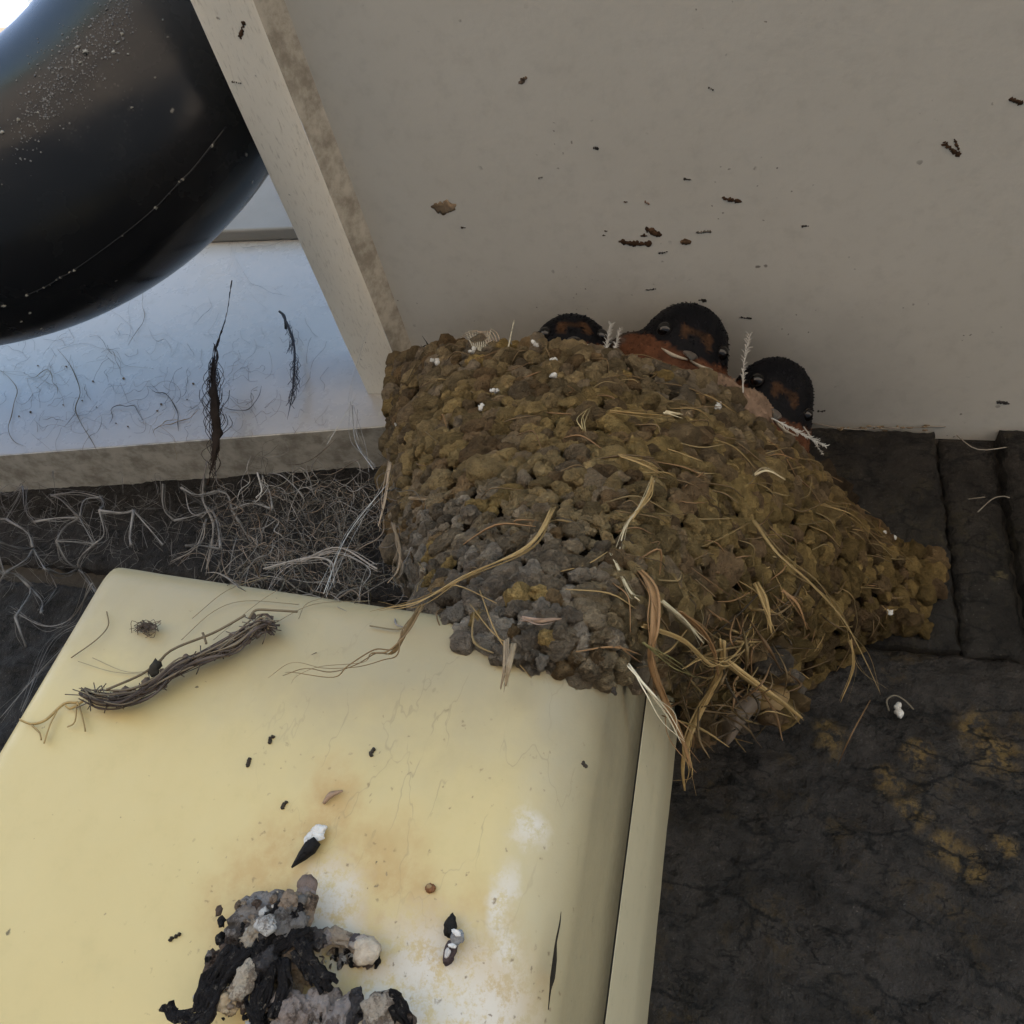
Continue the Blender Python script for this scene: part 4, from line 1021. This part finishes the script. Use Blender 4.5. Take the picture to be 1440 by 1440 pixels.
# dried droppings
PALE = (.46, .39, .30); TAN = (.28, .21, .15); GREY = (.27, .245, .225); CHAR = (.009, .008, .008); DB = (.12, .085, .065); WHT = (.66, .64, .60)
def bl(m, px, py, a, b, cl, off=.1, ang=0, rough=.35, lv=3, h=None):
    s_ = 1/(FL/P(px, py, y=YB).dot(-camB))
    th = math.radians(ang); Rm = np.array([[math.cos(th), 0, math.sin(th)], [0, 1, 0], [-math.sin(th), 0, math.cos(th)]])
    a *= s_; b *= s_; m.blob(B(px, py, off), (a, h or min(a, b)*.62, b), cl, lv, rough, 2.2, Rm, .12)
grp = 'dried droppings on the cream box'
m = MB()
for (x, y, a, b, cl, of, an) in [(362,1287,40,26,GREY,.25,-25),(340,1310,24,22,GREY,.25,0),(408,1295,24,28,(.20,.185,.17),.45,0),(385,1310,24,24,(.07,.065,.065),.4,0),(358,1312,14,18,PALE,.45,0),(355,1330,16,22,TAN,.35,0),(428,1290,12,24,TAN,.4,0),(400,1345,28,20,TAN,.35,0),
        (344,1378,15,24,PALE,.5,10),(375,1300,12,10,WHT,.6,0),(408,1272,16,14,TAN,.5,0),(400,1368,34,22,(.24,.18,.12),.25,0),(440,1322,20,14,(.10,.085,.08),.3,20),(325,1345,20,30,DB,.25,25),(300,1378,14,26,(.06,.05,.045),.25,25),(318,1410,18,15,(.50,.38,.24),.4,0),(330,1405,14,18,DB,.3,0),
        (395,1408,22,16,(.30,.24,.2),.4,0),(412,1425,26,24,(.26,.21,.18),.45,0),(455,1420,30,22,(.34,.29,.26),.4,0),(480,1428,18,22,(.30,.26,.24),.45,0),(498,1418,14,22,(.05,.045,.045),.45,0),(536,1424,26,24,(.42,.36,.29),.45,0),(440,1435,18,14,GREY,.4,0),(380,1430,14,16,CHAR,.35,0),
        (486,1322,34,10,(.40,.32,.24),.18,6),(452,1318,16,9,(.3,.25,.22),.2,0),(300,1350,12,14,DB,.2,0),(370,1350,14,20,(.05,.045,.045),.5,0),(440,1368,22,12,(.30,.22,.13),.15,0)]:
    bl(m, x, y, a, b, np.array(cl)*random.uniform(.85, 1.1), of, an, .45, 4)
for _ in range(260):
    x, y = random.choice(((random.gauss(490, 22), random.gauss(1345, 7)), (random.gauss(365, 28), random.gauss(1320, 30)), (random.gauss(330, 20), random.gauss(1370, 25)), (random.gauss(440, 55), random.gauss(1425, 9))))
    bl(m, x, y, random.uniform(2, 6.5), random.uniform(2, 6.5), np.array(random.choice((PALE, WHT, GREY, DB, CHAR, CHAR, TAN)))*random.uniform(.6, 1.1), .02 if x > 455 and y < 1400 else .45, 0, .6, 2)
m2 = m
for (q, r_) in [([(425,1300),(400,1325),(385,1350),(372,1390),(362,1440)], .20), ([(400,1280),(372,1320),(365,1360),(355,1400),(358,1440)], .14), ([(350,1340),(318,1368),(300,1395),(288,1415),(280,1430),(262,1428),(240,1424)], .11), ([(330,1335),(300,1370),(285,1400),(278,1425)], .12),
        ([(430,1330),(440,1360),(462,1385)], .13), ([(425,1345),(438,1370),(448,1388)], .12), ([(530,1400),(552,1406),(565,1425),(572,1445)], .06), ([(395,1350),(400,1390),(385,1420)], .12), ([(415,1262),(402,1275),(410,1290)], .15), ([(238,1420),(246,1428),(262,1430),(282,1418)], .07)]:
    m2.tube([B(x+random.gauss(0, 1), y, .45) for x, y in q], [r_*.36*random.uniform(.6, 1.2) for _ in q], CHAR, n=16, sub=14)
    for _ in range(9): m2.tube([B(x+random.gauss(0, 7), y+random.gauss(0, 5), .5) for x, y in q], [.028*random.uniform(.4, 1.4) for _ in q], (.012, .010, .010), n=5, sub=4)
o = m2.build('bird_dropping', M_CRUST)
for (sz, st) in ((.22, .11), (.07, .075)):
    tx = bpy.data.textures.new('crust', 'CLOUDS'); tx.noise_scale = sz; tx.noise_depth = 3
    dm = o.modifiers.new('d', 'DISPLACE'); dm.texture = tx; dm.strength = st; dm.mid_level = .5; dm.texture_coords = 'LOCAL'
tag(o, 'big tangled heap of pale and charcoal droppings at the bottom of the cream box', 'dropping', grp)
def drop(lst, label, tubes=()):
    m = MB()
    for a in lst: bl(m, *a)
    for q, r_, cl in tubes: m.tube([B(x, y, .12) for x, y in q], r_, cl, n=7, sub=4)
    return tag(m.build('bird_dropping', M_POOP), label, 'dropping', grp)
drop([(432,1247,13,17,(.16,.12,.10),.3,-10),(425,1268,14,16,(.11,.085,.075),.3,20),(430,1256,14,8,(.2,.16,.14),.34,10)], 'brown segmented dropping just above the big heap')
drop([(516,1336,18,19,PALE,.3,0),(506,1328,14,12,(.30,.26,.22),.3,0),(500,1322,8,8,(.06,.05,.05),.3,0)], 'round pale dropping right of the big heap')
drop([(448,1168,11,9,WHT,.08,-30),(436,1180,8,10,WHT,.06,30),(447,1176,9,6,WHT,.1,0)], 'white headed black tapering dropping above the others', [([(446,1182),(436,1192),(425,1204),(410,1220)], [.06,.085,.06,.01], CHAR), ([(440,1184),(430,1197),(416,1213)], [.05,.05,.01], CHAR), ([(436,1182),(428,1198),(414,1214)], [.03,.04,.008], CHAR)])
drop([(633,1302,9,15,(.012,.011,.01),.12,-5),(643,1318,10,9,(.25,.25,.25),.14,0),(634,1334,9,15,(.07,.05,.05),.1,10),(630,1348,7,9,(.05,.035,.035),.08,0),(642,1312,7,4,WHT,.24,20),(636,1330,6,3,WHT,.2,0),(629,1340,4,6,(.5,.47,.44),.2,0)], 'small dark dropping standing alone right of the heap')
drop([(605,1249,7,6,(.20,.09,.04),.03,0),(603,1246,4,3,(.3,.2,.1),.06,0)], 'tiny rust brown bead of dropping in the middle of the cream box')
for (x, y, L, th, lab) in [(350,1072,9,-65,'tiny black speck left of the middle of the cream box'), (381,1040,9,-60,'tiny slanting black speck high on the cream box'), (524,1058,9,-65,'small dark fleck right of centre high on the cream box'), (245,1318,14,-35,'cluster of dark flecks left of the big heap'), (400,1132,9,-50,'hollow dark fleck above the white headed dropping'), (822,1075,6,60,'dark fleck near the right shoulder of the cream box'),(863,972,8,60,'black chip just below the nest on the box shoulder')]:
    m = MB()
    for k in range(4): a = (k-1.5)/3*L; bl(m, x+a*math.cos(math.radians(th))+random.gauss(0, 1), y+a*math.sin(math.radians(th)), 2.6, 2.6, (.05, .04, .03), .01, 0, .5, 2, h=.03)
    tag(m.build('dirt_fleck', M_POOP), lab, 'fleck', 'dark flecks on the cream box')
m = MB(); m.tube([B(455,1130,.04), B(465,1118,.07), B(482,1112,.05)], [.02, .04, .012], (.30, .20, .13), n=5); tag(m.build('thorn_chip', M_STRAW), 'thin pinkish brown sliver above the droppings', 'sliver')

# things on the brick
m = MB(); c_ = P(1265, 998, y=YW-.15)
for _ in range(6): m.blob(c_+Vector((random.gauss(0, .04), 0, random.gauss(0, .08))), random.uniform(.05, .1), WHT, 2, .5)
tag(m.build('bird_dropping', M_POOP), 'small white dropping on the dark brick below the nest', 'dropping')
m = MB()
m.tube([P(x, y, y=YW-.2) for x, y in ((1250,1000),(1247,985),(1258,978),(1272,985),(1285,998))], .025, (.16, .14, .11), n=4)
for q in ([(1375,720),(1395,702),(1410,698),(1420,700)], [(1362,702),(1385,699)], [(1345,612),(1375,632),(1425,628)], [(1140,595),(1200,604),(1260,602),(1330,600)], [(1195,603),(1230,600),(1265,603)]):
    m.tube([P(x, y, y=YW-.18) for x, y in q], .018, (.30, .28, .24), n=4, sub=4)
for _ in range(24):
    m.blob(P(random.uniform(1180, 1325), 602+random.gauss(0, 2), y=YW-.2), (random.uniform(.03, .12), .03, .03), np.array((.26, .2, .13))*random.uniform(.4, 1.2), 1, .5)
tag(m.build('cobweb', M_WEB), 'thin pale web threads caught on the bricks at right', 'cobweb', kind='stuff')
print('done')
